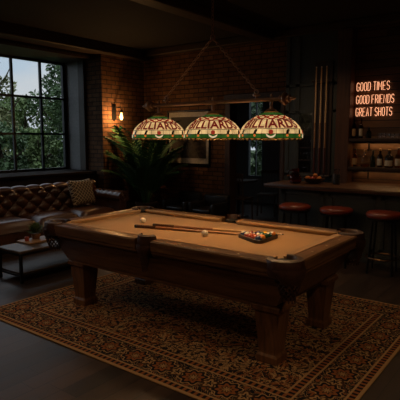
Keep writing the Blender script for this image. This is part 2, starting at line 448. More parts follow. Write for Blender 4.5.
tree('tall dense tree filling the rightmost panes of the big window', -12.4, 8.15, 4.65, 2.5, 3, M_leafB, n=6000, sz=.085)
tree('low bushy tree at the bottom of the leftmost window panes', -9.4, 3.7, 2.1, 1.5, 4, M_leafB, n=4000, sz=.075)
tree('low bushy tree at the bottom of the middle window panes', -11.3, 6.2, 2.0, 1.35, 5, M_leafA, n=4000, sz=.075)
tree('low bushy tree at the bottom of the rightmost window panes', -9.4, 6.8, 2.3, 1.5, 6, M_leafB, n=4000, sz=.075)
tree('small dark tree outside the narrow window of the back room', -4.7, 10.2, 4.0, 3.2, 9, M_leafB, n=9000)

# ------------------------------------------------------------------ rug
RX0, RX1, RY0, RY1 = -1.6, 1.72, -1.17, 1.33
hx, hy = (RX1-RX0)/2, (RY1-RY0)/2
m = MB(); m.box((-hx, -hy, 0), (hx, hy, .012), .004)
tag(m.build('area_rug', rugmat(hx, hy), loc=((RX0+RX1)/2, (RY0+RY1)/2, .0005)), 'dark oriental rug with rust flowers and tan borders beneath the pool table', 'rug')

# ------------------------------------------------------------------ pool table
L2, W2, ZT = 1.30, .682, .81
ZCL = .775
pt = thing('pool_table', 'carved dark wood pool table with tan cloth standing on the oriental rug', 'pool table', (0, 0, .0125))
dz = -.0125
def P(z): return z+dz
def rect(hx_, hy_, z, ch=0):
    if not ch: return [(-hx_, -hy_, z), (hx_, -hy_, z), (hx_, hy_, z), (-hx_, hy_, z)]
    return [(-hx_+ch, -hy_, z), (hx_-ch, -hy_, z), (hx_, -hy_+ch, z), (hx_, hy_-ch, z), (hx_-ch, hy_, z), (-hx_+ch, hy_, z), (-hx_, hy_-ch, z), (-hx_, -hy_+ch, z)]
# cabinet slopes in towards its bottom; a bead runs round under the rails
m = MB(); m.loft([rect(L2-.21, W2-.165, P(.425)), rect(L2-.20, W2-.155, P(.435)), rect(L2-.20, W2-.155, P(.455)), rect(L2-.175, W2-.14, P(.47)), rect(L2-.075, W2-.075, P(.665)), rect(L2-.055, W2-.055, P(.675)), rect(L2-.055, W2-.055, P(.70))])
m.build('cabinet', M_wood, pt, smooth=30)
m = MB(); m.loft([rect(L2-.14, W2-.14, P(.70)), rect(L2-.14, W2-.14, P(ZCL-.004))]); m.build('slate', M_blackhole, pt)
m = MB(); m.box((-(L2-.128), -(W2-.128), P(ZCL-.004)), (L2-.128, W2-.128, P(ZCL))); m.build('playing_surface', M_felt, pt, smooth=0)
# six rails, each with its cushion and inlaid sights
GAPC, GAPS = .178, .086
def rail(x0, x1, y, sgn, along):
    """wood rail between pockets; along='x' for the long sides"""
    def pnt(s, o, z): return (s, sgn*o, z) if along == 'x' else (sgn*o, s, z)
    H = y
    prof = [(H-.122, .70), (H-.03, .70), (H-.012, .705), (H-.012, .722), (H-.004, .732), (H-.004, .768), (H+.0, .776), (H+.0, .80), (H-.008, .81), (H-.108, .812), (H-.122, .806)]
    m = MB(); m.loft([[pnt(s, o, P(z)) for o, z in prof] for s in (x0, x1)])
    r = m.build('rail', M_wood if along == 'x' else M_woody, pt, smooth=35)
    m = MB(); c0, c1 = x0+.008, x1-.008
    pr = lambda d: [(H-.121, .776), (H-.121, .811), (H-.158, .812), (H-d, .808), (H-d, .80), (H-d+.014, .776)]
    e = .045
    secs = []
    for s, d in ((c0, .155), (c0+e, .183), (c1-e, .183), (c1, .155)): secs.append([pnt(s, o, P(z)) for o, z in pr(d)])
    m.loft(secs); m.build('cushion', M_felt, r, smooth=35)
    for k in range(1, 4):
        s = x0+(x1-x0)*k/4
        q = pnt(s, H-.058, P(.8098)); m = MB(); m.lathe([(.009, 0), (.009, .0012), (.006, .0018)], 10, c=q); m.build('sight', M_ivory, r)
for sg in (-1, 1):
    rail(-(L2-GAPC), -GAPS, W2, sg, 'x'); rail(GAPS, L2-GAPC, W2, sg, 'x')
    rail(-(W2-GAPC), W2-GAPC, L2, sg, 'y')
def pocket(cx, cy, R, r, drop, corner):
    m = MB()
    e_ = 0 if corner else .020
    prof = [(r, P(.70)), (r, P(.818+e_)), (r+.006, P(.827+e_)), (R-.03, P(.829+e_)), (R-.006, P(.820+e_)), (R, P(.80)), (R-.002, P(.76)), (R-.006, P(.72)), (R-.02, P(.70)), (r, P(.70))]
    a = math.atan2(cy, cx) if corner else (PI/2 if cy > 0 else -PI/2)
    sp = 2.36 if corner else 1.62
    m.lathe(prof, 28, c=(cx, cy, 0), a0=a-sp, a1=a+sp)
    pk = m.build('pocket', M_leather, pt, smooth=45)
    m = MB(); m.lathe([(r+.004, P(.80)), (r+.002, P(.71)), (r*.85, P(.66))], 24, c=(cx, cy, 0)); m.build('pocket_lining', M_blackhole, pk)
    # leather shield below the rim, hanging down in a rounded point
    m = MB(); nsh = 20; w = 1.15 if corner else .95
    def fn(i, j):
        u = -1+2*i/nsh; v = j/8
        depth = drop*(1-.65*abs(u)**2.2); aa = a+u*w
        zz = .768-depth*v; rad = R+.010-.030*v*v+(.006*math.sin(PI*v))
        return (cx+rad*math.cos(aa), cy+rad*math.sin(aa), P(zz))
    m.grid(fn, nsh+1, 9); m.grid(lambda i, j: Vector(fn(i, j))-Vector((math.cos(a), math.sin(a), 0))*.012, nsh+1, 9)
    m.build('shield', M_leather, pk)
    # net bag with fringe
    ox, oy = math.cos(a)*.045, math.sin(a)*.045
    m = MB(); nn = 12; z1, z0 = .70, .70-drop*1.05
    def npt(k, q):
        t = q/6; rad = (R-.052)*(1-.42*t*t); aa = 2*PI*k/nn
        return (cx+ox+rad*math.cos(aa), cy+oy+rad*math.sin(aa), P(z1+(z0-z1)*t))
    for k in range(nn):
        m.tube([npt(k+q*.5, q) for q in range(7)], .005, 4); m.tube([npt(k-q*.5, q) for q in range(7)], .005, 4)
    m.lathe([((R-.052)*.52, P(z0-.012)), ((R-.052)*.60, P(z0)), ((R-.052)*.52, P(z0+.012))], 14, c=(cx+ox, cy+oy, 0))
    for k in range(12):
        p = npt(k, 6); m.tube([p, (p[0], p[1], p[2]-.03)], [.006, .004], 4)
    m.build('net', M_leather, pk)
for sx_ in (-1, 1):
    for sy_ in (-1, 1): pocket(sx_*(L2-.104), sy_*(W2-.104), .130, .074, .125, True)
for sy_ in (-1, 1): pocket(0, sy_*(W2-.072), .088, .062, .115, False)
def leg():
    m = MB(); pr = [(.078, 0), (.082, .006), (.082, .05), (.076, .06), (.070, .068), (.068, .078), (.068, .09), (.092, .365), (.092, .38), (.102, .388), (.112, .395), (.112, .425), (.104, .432), (.10, .445)]
    m.loft([[(-h, -h, z), (h, -h, z), (h, h, z), (-h, h, z)] for h, z in pr]); return m
first = None
for sx_ in (-1, 1):
    for sy_ in (-1, 1):
        if first is None: o = first = leg().build('leg', M_woodz, pt, smooth=25)
        else: o = first.copy(); COL.objects.link(o); o.parent = pt
        o.location = (sx_*(L2-.275), sy_*(W2-.262), 0)
TZ = ZCL            # world height of the cloth

# ------------------------------------------------------------------ balls, rack, cues
RB = .0292
def ballmat(name, base, stripe=False):
    t = NT(name); x, y, zc = t.xyz(t.coord()); IV = (.80, .76, .64)
    c = t.mix(zc.abs().lt(RB*.62), IV, base) if stripe else base
    spot = (y*y+zc*zc).lt((RB*.22)**2) 
    c = t.mix(spot*x.gt(0.0), c, IV)
    t.color(c); t.b.inputs['Roughness'].default_value = .12; t.b.inputs['Coat Weight'].default_value = .4
    return t.m
M_cue_ball = plain('cue_ball_resin', (.80, .74, .62), .15, 0, .5, .03)
def ball(x, y, mat, label, group=None, rot=(0,0,0), z=None):
    m = MB(); m.sphere((0,0,0), RB, 24, 16)
    o = m.build('billiard_ball', mat, smooth=180, loc=(x, y, (TZ+RB+.0003) if z is None else z)); o.rotation_euler = rot
    return tag(o, label, 'ball', group)
ball(-.655, .015, M_cue_ball, 'plain ivory billiard ball lying behind the dark cue butts')
ball(.215, -.14, M_cue_ball, 'plain ivory billiard ball lying alone in front of the cues, nearest the rail')
YEL, BLU, RED_, PUR, ORA, GRN, MAR, BLK = (.75,.40,.03), (.015,.04,.12), (.50,.07,.02), (.05,.02,.09), (.80,.24,.03), (.01,.10,.09), (.20,.02,.02), (.01,.01,.012)
RCX, RCY, RA = .635, .035, .55
rows = []
# corner A (towards the camera), corner B, corner C of the triangle
def tri(k, R): 
    t = RA+k*2*PI/3-PI/2; return Vector((RCX+R*math.cos(t), RCY+R*math.sin(t)))
Rin = 4*2*RB/math.sqrt(3)*1.012
A, B, C_ = tri(0, Rin), tri(2, Rin), tri(1, Rin)
sp = [('white ball with a dark blue stripe', BLU, 1), ('solid orange-red ball', RED_, 0), ('solid teal green ball', GRN, 0), ('solid red ball', (.5,.07,.02), 0), ('solid yellow ball', YEL, 0),
      ('solid dark blue ball', BLU, 0), ('white ball with an orange stripe', ORA, 1), ('solid dark green ball', (.02,.07,.03), 0), ('solid orange ball', ORA, 0),
      ('white ball with a red stripe', RED_, 1), ('solid purple ball', PUR, 0), ('white ball with a yellow stripe', YEL, 1), ('solid black ball', BLK, 0), ('solid maroon ball', MAR, 0), ('white ball with a green stripe', GRN, 1)]
order = [5, 3, 8, 1, 11, 7, 9, 12, 2, 14, 0, 13, 10, 4, 6]      # from the front corner backwards
i = 0
posn = {}
for r in range(5):
    for c in range(r+1):
        p = A + (B-A)*((r-c)/4) + (C_-A)*(c/4); posn[i] = p; i += 1
for i in range(15):
    nm, colr, st_ = sp[order[i]]; p = posn[i]
    ball(p.x, p.y, ballmat('ball_resin', colr, bool(st_)), nm+' in the wooden triangle rack', 'racked billiard balls', (random.uniform(-.8,.8), random.uniform(-.8,.8), random.uniform(-2,1)))
def roundtri(Rv, rr, z, n=8):
    pts = []
    for k in range(3):
        c = tri(k, Rv) ; t = RA+k*2*PI/3-PI/2
        for q in range(n+1):
            a = t-PI/3+2*PI/3*q/n; pts.append((c.x+rr*math.cos(a), c.y+rr*math.sin(a), z))
    return pts
m = MB()
rr = RB+.0016
ins, outs = rr, rr+.016
R_ = [roundtri(Rin, outs, TZ+.0004), roundtri(Rin, outs, TZ+.027), roundtri(Rin, outs-.004, TZ+.031), roundtri(Rin, ins+.004, TZ+.031), roundtri(Rin, ins, TZ+.027), roundtri(Rin, ins, TZ+.0004)]
N = len(R_[0]); m.grid(lambda i, j: R_[j][i], N, 6, cu=True, cv=True)
tag(m.build('triangle_rack', wood('rack_wood', (.012, .006, .004), (.035, .018, .010), 'x', .45), smooth=35), 'dark wooden triangle rack around the balls on the tan cloth', 'ball rack')

M_maple = wood('cue_maple', (.48, .30, .14), (.62, .42, .22), 'x', .3); M_buttdark = wood('cue_butt_dark', (.03, .012, .006), (.08, .03, .014), 'x', .25)
M_buttred = wood('cue_butt_brown', (.13, .05, .02), (.26, .11, .045), 'x', .28); M_wrap = plain('black_cue_wrap', (.012, .011, .012), .7); M_white = plain('white_ferrule', (.75, .72, .65), .35)
M_cuetan = wood('cue_stained_shaft', (.20, .10, .045), (.36, .19, .085), 'x', .3); M_reddark = wood('cue_dark_red_butt', (.04, .012, .008), (.11, .03, .016), 'x', .3)
def cue(label, group, Lc, mats, rb=.0150, rt=.0062, cat='cue stick'):
    """along +x from the butt at the origin"""
    t = thing('pool_cue', label, cat, group=group)
    rad = lambda s: rb+(rt-rb)*s/Lc
    def seg(name, s0, s1, mt, par=None, k=0.):
        m = MB(); m.tube([(s0,0,0), (s1,0,0)], [rad(s0)+k, rad(s1)+k], 12); return m.build(name, mt, par or t)
    m = MB(); m.tube([(0,0,0), (.004,0,0), (.03,0,0)], [rb*.7, rb*.98, rb], 12); m.build('bumper', M_wrap, t)
    seg('butt', .03, .22, mats[0]); seg('wrap', .22, .42, mats[1], None, .0004); seg('forearm', .42, .70*Lc/1.45, mats[2]); seg('shaft', .70*Lc/1.45, Lc-.03, mats[3])
    fe = seg('ferrule', Lc-.03, Lc-.012, M_white); seg('tip', Lc-.012, Lc, M_wrap, fe)
    return t
def lay(t, p0, p1, rb=.0150, rt=.0062, Lc=1.45):
    a, b = Vector(p0), Vector(p1); d = (b-a).normalized()
    t.location = a; t.rotation_euler = d.to_track_quat('X', 'Z').to_euler()
zb, zt = TZ+.0158, TZ+.0067
c1 = cue('pool cue on the cloth whose dark butt lies nearer the near side pocket','cues lying on the table', 1.30, (M_buttdark, M_buttred, M_buttred, M_cuetan)); lay(c1, (-.56, -.195, zb), (.5, .10, zt+.001))
c2 = cue('pale shafted pool cue on the cloth whose tip passes behind the ball rack', 'cues lying on the table', 1.24, (M_buttdark, M_buttred, M_buttred, M_maple)); lay(c2, (-.46, -.055, zb), (.76, .325, zt+.0005))

# ------------------------------------------------------------------ hanging billiard light
BX, BZ = .17, 1.905
bl = thing('billiard_light', 'three shade stained glass pendant light reading BILLIARDS hung on chains over the table', 'pendant light', (BX, 0, BZ))
M_bronze = plain('aged_bronze', (.50, .31, .22), .30, .5)
M_brass = plain('dull_brass', (.20, .12, .05), .35, .9)
m = MB(); m.tube([(-.665,0,0), (.665,0,0)], .0145, 16); m.tube([(-.05,0,0), (.05,0,0)], .020, 16); m.build('bar', M_bronze, bl)
for sg in (-1, 1):
    prof = [(.017,0), (.026,.002), (.028,.015), (.019,.022), (.019,.03), (.046,.036), (.052,.046), (.046,.056), (.02,.062), (.018,.07), (.030,.076), (.030,.088), (.014,.098), (.012,.125), (.003,.14)]
    m = MB(); m.lathe([(r, z) for r, z in prof], 20, mat=Matrix.Translation((sg*.655,0,0)) @ Matrix.Rotation(sg*PI/2, 4, 'Y')); m.build('finial', M_bronze, bl)
# stained glass
def shademat():
    t = NT('stained_glass_lit'); x, y, zc = t.xyz(t.coord())
    a = (y.op('ARCTAN2', x)/(2*PI)+.5)
    GR, CR, RD, AM = (.022, .082, .011), (.86, .56, .23), (.30, .022, .010), (.42, .18, .035)
    cell = t.noise(t.coord(), 16, 2)
    def pan(n, off=0.): return ((a*n+off).fract()-.5).abs()
    rip = (a*(2*PI*9)).sin()*.010
    c = t.mix(zc.gt(.008), AM, GR)                               # amber rim
    c = t.mix(zc.gt(.041), c, CR)                                    # green band, then cream
    c = t.mix(zc.gt(.162), c, CR)
    x1 = ((a*6.0).fract()-.5).abs()
    ribbon = (zc-.152-x1*.058).abs().lt(.0055)
    c = t.mix(ribbon, c, RD); c = t.mix((zc-.181+x1*.058).abs().lt(.0055), c, RD)
    c = t.mix(zc.gt(.184), c, GR); c = t.mix(zc.gt(.206), c, AM)
    lead = pan(28).gt(.475)*zc.lt(.078)
    lead = lead.max(pan(36).gt(.478)*zc.gt(.078)*zc.lt(.150)).max(pan(24).gt(.47)*zc.gt(.150))
    for zz in (.008, .041, .078, .150, .184, .206): lead = lead.max((zc-zz).abs().lt(.0022))
    var = t.ramp(cell, [(.3, (.55, .55, .55)), (.7, (1.2, 1.2, 1.2))])
    mm = t.new('ShaderNodeMix'); mm.data_type = 'RGBA'; mm.blend_type = 'MULTIPLY'; mm.inputs[0].default_value = 1
    t.link(c, mm.inputs[6]); t.link(var, mm.inputs[7])
    fin = t.mix(lead, mm.outputs[2], (.012, .008, .005))
    t.color(fin); t.link(fin, t.b.inputs['Emission Color']); t.b.inputs['Emission Strength'].default_value = .84
    t.b.inputs['Roughness'].default_value = .25
    return t.m
M_shade = shademat(); M_letter = emit('red_glass_letters', (.15, .006, .005), .75); M_letteredge = emit('dark_lead', (.01, .006, .004), .0)
M_embred = emit('red_glass_piece', (.35, .03, .015), .7); M_embcream = emit('cream_glass_piece', (.8, .6, .35), .8); M_embblack = emit('black_glass_piece', (.006, .005, .005), 0.); M_emborange = emit('orange_glass_piece', (.7, .16, .03), .8)
M_bulb = emit('warm_bulb', (1, .72, .38), 12)
SR = [(.238, .0), (.242, .012), (.242, .045), (.234, .075), (.216, .105), (.187, .135), (.150, .16), (.111, .183), (.076, .20), (.05, .212)]
def prof_at(zq):
    for (r0, z0), (r1, z1) in zip(SR, SR[1:]):
        if zq <= z1: return r0+(r1-r0)*(zq-z0)/(z1-z0)
    return SR[-1][0]
def dome(az, zq, off=.0035):
    r = prof_at(zq); e = .003; nr, nz = -(prof_at(min(zq+e, .211))-prof_at(zq-e)), 2*e
    # outward normal in the (r,z) plane
    k = math.hypot(nr, nz) or 1; n_r, n_z = nz/k, nr/k
    rr_ = r+off*n_r; return Vector((rr_*math.cos(az), rr_*math.sin(az), zq+off*n_z))
fc = bpy.data.curves.new('lettering_curve', 'FONT'); fc.body = 'BILLIARDS'; fc.size = 1; fc.offset = .026; fc.space_character = 1.08
fo = bpy.data.objects.new('lettering_curve', fc); COL.objects.link(fo)
bpy.context.view_layer.update()
tm = bpy.data.meshes.new_from_object(fo.evaluated_get(bpy.context.evaluated_depsgraph_get())); COL.objects.unlink(fo); bpy.data.objects.remove(fo)
tb = bmesh.new(); tb.from_mesh(tm)
bmesh.ops.remove_doubles(tb, verts=tb.verts[:], dist=.0005)
for q in range(14):
    xx = -.2+6*q/13
    bmesh.ops.bisect_plane(tb, geom=tb.verts[:]+tb.edges[:]+tb.faces[:], plane_co=(xx,0,0), plane_no=(1,0,0))
for yy in (.18, .36, .54): bmesh.ops.bisect_plane(tb, geom=tb.verts[:]+tb.edges[:]+tb.faces[:], plane_co=(0,yy,0), plane_no=(0,1,0))
xs = [v.co.x for v in tb.verts]; ys = [v.co.y for v in tb.verts]; tx0, tx1, ty0, ty1 = min(xs), max(xs), min(ys), max(ys)
def letters(az0, span, z0, z1):
    m = MB(); t = tb.copy()
    for v in t.verts:
        u = (v.co.x-tx0)/(tx1-tx0)-.5; w = (v.co.y-ty0)/(ty1-ty0)
        v.co = dome(az0+u*span, z0+w*(z1-z0))
    bmesh.ops.triangulate(t, faces=t.faces[:])
    ret = bmesh.ops.extrude_face_region(t, geom=t.faces[:])
    for e in ret['geom']:
        if isinstance(e, bmesh.types.BMVert):
            n_ = Vector((e.co.x, e.co.y, .10)).normalized(); e.co -= n_*.004
    m.add(t); return m
def patch(m, az0, zc, pts, mi=0, off=.004):
    lo = [m.b.verts.new(dome(az0+px_/.24, zc+py_, off)) for px_, py_ in pts]
    hi_ = [m.b.verts.new(dome(az0+px_/.24, zc+py_, off-.003)) for px_, py_ in pts]
    n = len(pts); f = m.b.faces.new(lo); f.material_index = mi
    for k in range(n):
        f = m.b.faces.new([lo[k], lo[(k+1) % n], hi_[(k+1) % n], hi_[k]]); f.material_index = mi
def disc(r, n=10, ox=0, oy=0, sx=1, sy=1): return [(ox+r*sx*math.cos(2*PI*k/n), oy+r*sy*math.sin(2*PI*k/n)) for k in range(n)]
AZ = math.radians(-54)
lit = []
for k, dx in enumerate((-.57, 0, .57)):
    zr = 1.597-BZ                                               # rim height below the bar
    sx0 = (-.59, .025, .585)[k]; AZ = math.radians((-48, -54, -61)[k])
    st_ = MB(); st_.lathe([(.03, zr+.213), (.046, zr+.219), (.04, zr+.229), (.02, zr+.237), (.014, zr+.25), (.012, -.02), (.02, -.016)], 16, c=(sx0,0,0)); st_.tube([(sx0,0,.017), (sx0,0,.035), (sx0,0,.045)], [.012,.012,.004], 10)
    st_.build('stem', M_bronze, bl)
    m = MB(); th_ = .004
    n = 56
    prof = SR+[(r-th_, z-th_*.4) for r, z in reversed(SR)]
    m.lathe(prof+[SR[0]], n, capb=False, capt=False)
    sh = m.build('shade', M_shade, bl, smooth=60, loc=(sx0, 0, zr))
    # scalloped lower rim
    m = MB(); m.tube([((.240+.003*math.cos(a*28))*math.cos(a), (.240+.003*math.cos(a*28))*math.sin(a), -.002+.005*math.cos(a*28)) for a in [2*PI*q/112 for q in range(112)]], .0045, 6, closed=True)
    m.build('rim', M_brass, sh)
    m = MB(); m.lathe([(.052,.207), (.056,.213), (.05,.219), (.03,.222)], 20); m.build('cap', M_brass, sh)
    letters(AZ, 2.16, .083, .148).build('lettering', M_letter, sh, smooth=0)
    letters(AZ+PI, 2.16, .083, .148).build('lettering', M_letter, sh, smooth=0)
    for q in range(4):
        az = AZ+q*PI/2
        m = MB(); patch(m, az, .05, disc(.017, 12, 0, .004), 0, .006); patch(m, az, .030, [(-.036,.012),(-.030,-.006),(-.016,-.016),(0,-.019),(.016,-.016),(.030,-.006),(.036,.012),(.022,.002),(.010,-.005),(0,-.007),(-.010,-.005),(-.022,.002)], 1, .006)
        m.build('emblem', [M_embred, M_embcream], sh, smooth=0)
    for q in range(8):
        az = AZ+(q-.5)*PI/4+ (.12 if q % 2 else -.12)
        m = MB(); patch(m, az, .054, [(-.012,-.016),(.010,-.012),(.016,.004),(.022,.016),(.008,.020),(-.004,.010)], 0, .006); patch(m, az, .029, disc(.010, 8), 1, .006)
        m.build('emblem', [M_embblack, M_emborange], sh, smooth=0)
    m = MB(); m.sphere((0,0,.13), .030, 14, 10, sc=(1,1,1.2)); m.tube([(0,0,.16), (0,0,.235)], .017, 10); m.build('bulb', M_bulb, sh)
    ld = bpy.data.lights.new('pendant_bulb_light', 'POINT'); ld.energy = LAMP_W; ld.color = (1, .65, .34); ld.shadow_soft_size = .045
    lo = bpy.data.objects.new('pendant_bulb_light', ld); COL.objects.link(lo); lo.location = (BX+sx0, 0, BZ+zr+.075)
# chains
def chain(p0, p1, name='chain'):
    a, b = Vector(p0), Vector(p1); d = (b-a); Lc = d.length; d.normalize(); pitch = .030; n = int(Lc/pitch)
    s1 = d.cross(Vector((0,1,0))).normalized(); s2 = d.cross(s1)
    m = MB()
    for k in range(n):
        c = a+d*(k+.5)*Lc/n; s = s1 if k % 2 else s2
        m.tube([c+d*(.021*math.cos(t))+s*(.0105*math.sin(t)) for t in [2*PI*q/10 for q in range(10)]], .0032, 5, closed=True)
    return m.build(name, M_bronze, bl)
AP = (.02, 0, .53)
chain((-.485, 0, .075), AP); chain((.445, 0, .075), AP)
chain((.02, 0, .53), (.02, 0, ZC-BZ-.03))
for xx in (-.49, .45):
    m = MB(); m.tube([(xx,0,.012), (xx,0,.035)], .010, 10); m.lathe([(.02,.03), (.03,.034), (.03,.042), (.012,.048)], 14, c=(xx,0,0))
    m.tube([(xx+.018*math.cos(t), 0, .064+.018*math.sin(t)) for t in [2*PI*q/14 for q in range(14)]], .0045, 6, closed=True); m.build('chain_ring', M_bronze, bl)
m = MB(); m.tube([(.02+.022*math.cos(t), .0, .535+.022*math.sin(t)) for t in [2*PI*q/14 for q in range(14)]], .005, 6, closed=True)
m.lathe([(.055, ZC-BZ-.001), (.055, ZC-BZ-.012), (.02, ZC-BZ-.035), (.006, ZC-BZ-.05)], 18, c=(.02,0,0)); m.build('ceiling_hook', M_bronze, bl)

# ------------------------------------------------------------------ wall sconce
sc = thing('wall_sconce', 'black iron wall sconce with a glowing bare bulb on the brick beside the window', 'wall lamp', (XP, 3.20, 2.1))
m = MB(); m.loft([[(x, -.05, -.12), (x, 0, -.17), (x, .05, -.12), (x, .05, .16), (x, -.05, .16)] for x in (.0, .012)]); m.loft([[(x, -.028, -.10), (x, 0, -.135), (x, .028, -.10), (x, .028, .14), (x, -.028, .14)] for x in (.012, .022)])
m.build('back_plate', M_blackmetal, sc, smooth=0)
m = MB(); m.tube([(.02,0,.10), (.09,0,.10), (.18,.01,.08), (.20,.01,.03)], .009, 8); m.build('arm', M_blackmetal, sc)
m = MB(); m.lathe([(.018,.04), (.030,.042), (.030,.075), (.020,.095), (.010,.10)], 14, c=(.20,.01,-.05)); m.build('socket', M_blackmetal, sc)
m = MB(); m.lathe([(.004,-.10), (.018,-.092), (.026,-.065), (.027,-.04), (.02,-.005), (.014,.02), (.013,.042)], 14, c=(.20,.01,-.05)); m.build('bulb', emit('amber_bulb', (1, .56, .18), 7.5), sc)
m = MB()
for k in range(8):
    a = 2*PI*k/8; m.tube([(.20+r*math.cos(a), .01+r*math.sin(a), z-.05) for r, z in ((.030,.045), (.052,.0), (.055,-.05), (.036,-.105), (.008,-.125))], .0022, 4)
m.tube([(.20+.054*math.cos(2*PI*q/16), .01+.054*math.sin(2*PI*q/16), -.08) for q in range(16)], .0022, 4, closed=True)
m.build('cage', M_blackmetal, sc)
ld = bpy.data.lights.new('sconce_bulb_light', 'POINT'); ld.energy = SCONCE_W; ld.color = (1, .50, .18); ld.shadow_soft_size = .03
lo = bpy.data.objects.new('sconce_bulb_light', ld); COL.objects.link(lo); lo.location = (XP+.20, 3.14, 2.0)

# ------------------------------------------------------------------ framed picture on the back wall
pc = thing('framed_picture', 'black framed landscape print with a pale mat on the brick wall behind the lights', 'picture', (-3.28, YB, 1.615))
m = MB(); hw, hh = .53, .53
for lo_, hi_ in (((-hw,-.035,-hh),(hw,0,-hh+.035)), ((-hw,-.035,hh-.035),(hw,0,hh)), ((-hw,-.035,-hh),(-hw+.035,0,hh)), ((hw-.035,-.035,-hh),(hw,0,hh))): m.box(lo_, hi_, .006)
m.build('frame', M_blackmetal, pc)
m = MB(); m.box((-hw+.04,-.012,-hh+.04), (hw-.04,0,hh-.04)); m.build('mat', plain('pale_mat_board', (.62, .58, .52), .8), pc, smooth=0)
def printmat():
    t = NT('landscape_print'); x, y, zc = t.xyz(t.coord())
    n = t.noise(t.vec(x*6.0, 0, zc*9.0), 2, 5, .65)
    c = t.ramp(zc*1.0+n*.5+.12, [(.05, (.03,.024,.017)), (.22, (.085,.065,.045)), (.36, (.03,.026,.02)), (.55, (.02,.02,.018)), (.75, (.045,.044,.042))])
    road = (x-.05).abs().lt((zc+.02)*-.55+.02)*zc.lt(.0)
    t.color(t.mix(road, c, t.ramp(n, [(.3, (.045,.038,.028)), (.7, (.13,.11,.08))]))); t.b.inputs['Roughness'].default_value = .7
    return t.m
m = MB(); m.box((-.43,-.015,-.39), (.43,-.010,.40)); m.build('print', printmat(), pc, smooth=0)

# ------------------------------------------------------------------ chesterfield sofa
def leathermat(name, c, rough=.3):
    t = NT(name); n = t.noise(t.coord(), 3, 3); v = t.voro(t.coord(), 120)
    t.color(t.ramp(n, [(.3, tuple(q*.7 for q in c)), (.7, tuple(q*1.25 for q in c))])); t.b.inputs['Roughness'].default_value = rough
    t.link(n*.25+rough-.12, t.b.inputs['Roughness']); t.bump(v, .15, .003)
    t.b.inputs['Specular IOR Level'].default_value = .6
    return t.m
M_sofa = leathermat('oxblood_leather', (.088, .035, .017), .30)
SX0, SX1, SY0, SY1 = -4.40, -3.46, -.98, 2.58
sf = thing('chesterfield_sofa', 'brown tufted leather chesterfield sofa standing under the big window', 'sofa', (SX0, SY0, 0))
LY = SY1-SY0; DX = SX1-SX0
m = MB(); m.box((.06, .05, .09), (DX-.03, LY-.05, .30), .03, seg=2); m.build('base', M_sofa, sf)
ncu = 4; cw = (LY-.46)/ncu
for k in range(ncu):
    y0 = .23+k*cw
    m = MB(); nx_, ny_ = 12, 14
    def top(i, j, y0=y0):
        u, v = i/(nx_-1)*2-1, j/(ny_-1)*2-1
        e = (1-abs(u)**6)*(1-abs(v)**6)
        return (.26+(DX-.27)*(i/(nx_-1))-.0, y0+.004+(cw-.008)*(j/(ny_-1)), .30+.135*e**.35+.02*(1-u*u)*(1-v*v))
    a = m.grid(top, nx_, ny_); b = m.grid(lambda i, j: Vector((top(i, j)[0], top(i, j)[1], .298)), nx_, ny_)
    m.build('seat_cushion', M_sofa, sf, smooth=60)
# tufted back
def tuft(u, v):      # u, v in diamond units
    p, q = u+v, u-v
    return (abs(math.sin(PI*p))*abs(math.sin(PI*q)))**.45
BYs, BVs = .26, .30
m = MB(); nu_, nv_ = 260, 48
def backfn(i, j):
    y = .10+(LY-.20)*i/(nu_-1); s = j/(nv_-1)
    if s < .62:          # front face, leaning back slightly
        t = s/.62; z = .40+t*.34; x = .27-t*.06; n = Vector((1, 0, .15))
    else:                # rolled top
        t = (s-.62)/.38; a = -.25+t*(PI*1.02); rad = .085
        x = .125+rad*math.cos(a); z = .755+rad*math.sin(a); n = Vector((math.cos(a), 0, math.sin(a)))
    n.normalize()
    dv = (s*.78)/BVs
    h = tuft(y/BYs, dv) if s < .70 else .45+.45*abs(math.sin(PI*y/BYs))**.5*(1-max(0, s-.9)*5)
    return Vector((x, y, z))+n*(.065*h-.035)
m.grid(backfn, nu_, nv_); m.box((.02, .06, .09), (.13, LY-.06, .75), .02)
bk = m.build('backrest', M_sofa, sf, smooth=70)
btn = None
for r in range(0, 5):
    v = r*.5*2*.5
    dvq = r*1.0/1.0
    for c in range(0, 28):
        # zeros of both sines: u+v and u-v integers
        uu, vv = c*.5, r*.5
        if (c+r) % 2: continue
        y = uu*BYs; s = vv*BVs/.78
        if not (.12 < y < LY-.12) or s > .60 or s < .02: continue
        t = s/.62; z = .40+t*.34; x = .27-t*.06
        if btn is None:
            mb_ = MB(); mb_.sphere((0,0,0), .016, 10, 6, sc=(.6,1,1)); o = btn = mb_.build('button', M_sofa, bk, smooth=180)
        else: o = btn.copy(); COL.objects.link(o); o.parent = bk
        o.location = (x-.024, y, z)
def arm(ysgn):
    m = MB(); y0 = .115 if ysgn < 0 else LY-.115
    # rolled arm: scroll section swept along x
    R = .105; ring = []
    prof = [(-.085, .10), (-.085, .55)]
    for q in range(13):
        a = PI+.35 - (PI+.9)*q/12
        prof.append((R*math.cos(a)*1.12, .60+R*math.sin(a)))
    prof += [(.055, .50), (.055, .10)]
    n = len(prof); secs = []
    for k in range(40):
        x = .03+(DX-.03)*k/39; pu = 1+.0*k
        w = 1-.10*abs(math.sin(PI*k/39*7))**.5*0
        secs.append([(x, y0+o*ysgn*-1*-1 if False else y0+o, z+ (.006*math.sin(k*1.13) if z > .6 else 0)) for o, z in prof])
    m.loft(secs)
    ar = m.build('arm', M_sofa, sf, smooth=50)
    # scroll facing with nail heads
    m = MB(); sp_ = [(DX+.004, y0+(.012+.085*(1-q/26))*math.cos(q*.5), .60+(.012+.08*(1-q/26))*math.sin(q*.5)) for q in range(26)]
    m.tube(sp_, .009, 6); m.build('scroll_piping', M_sofa, ar)
arm(-1); arm(1)
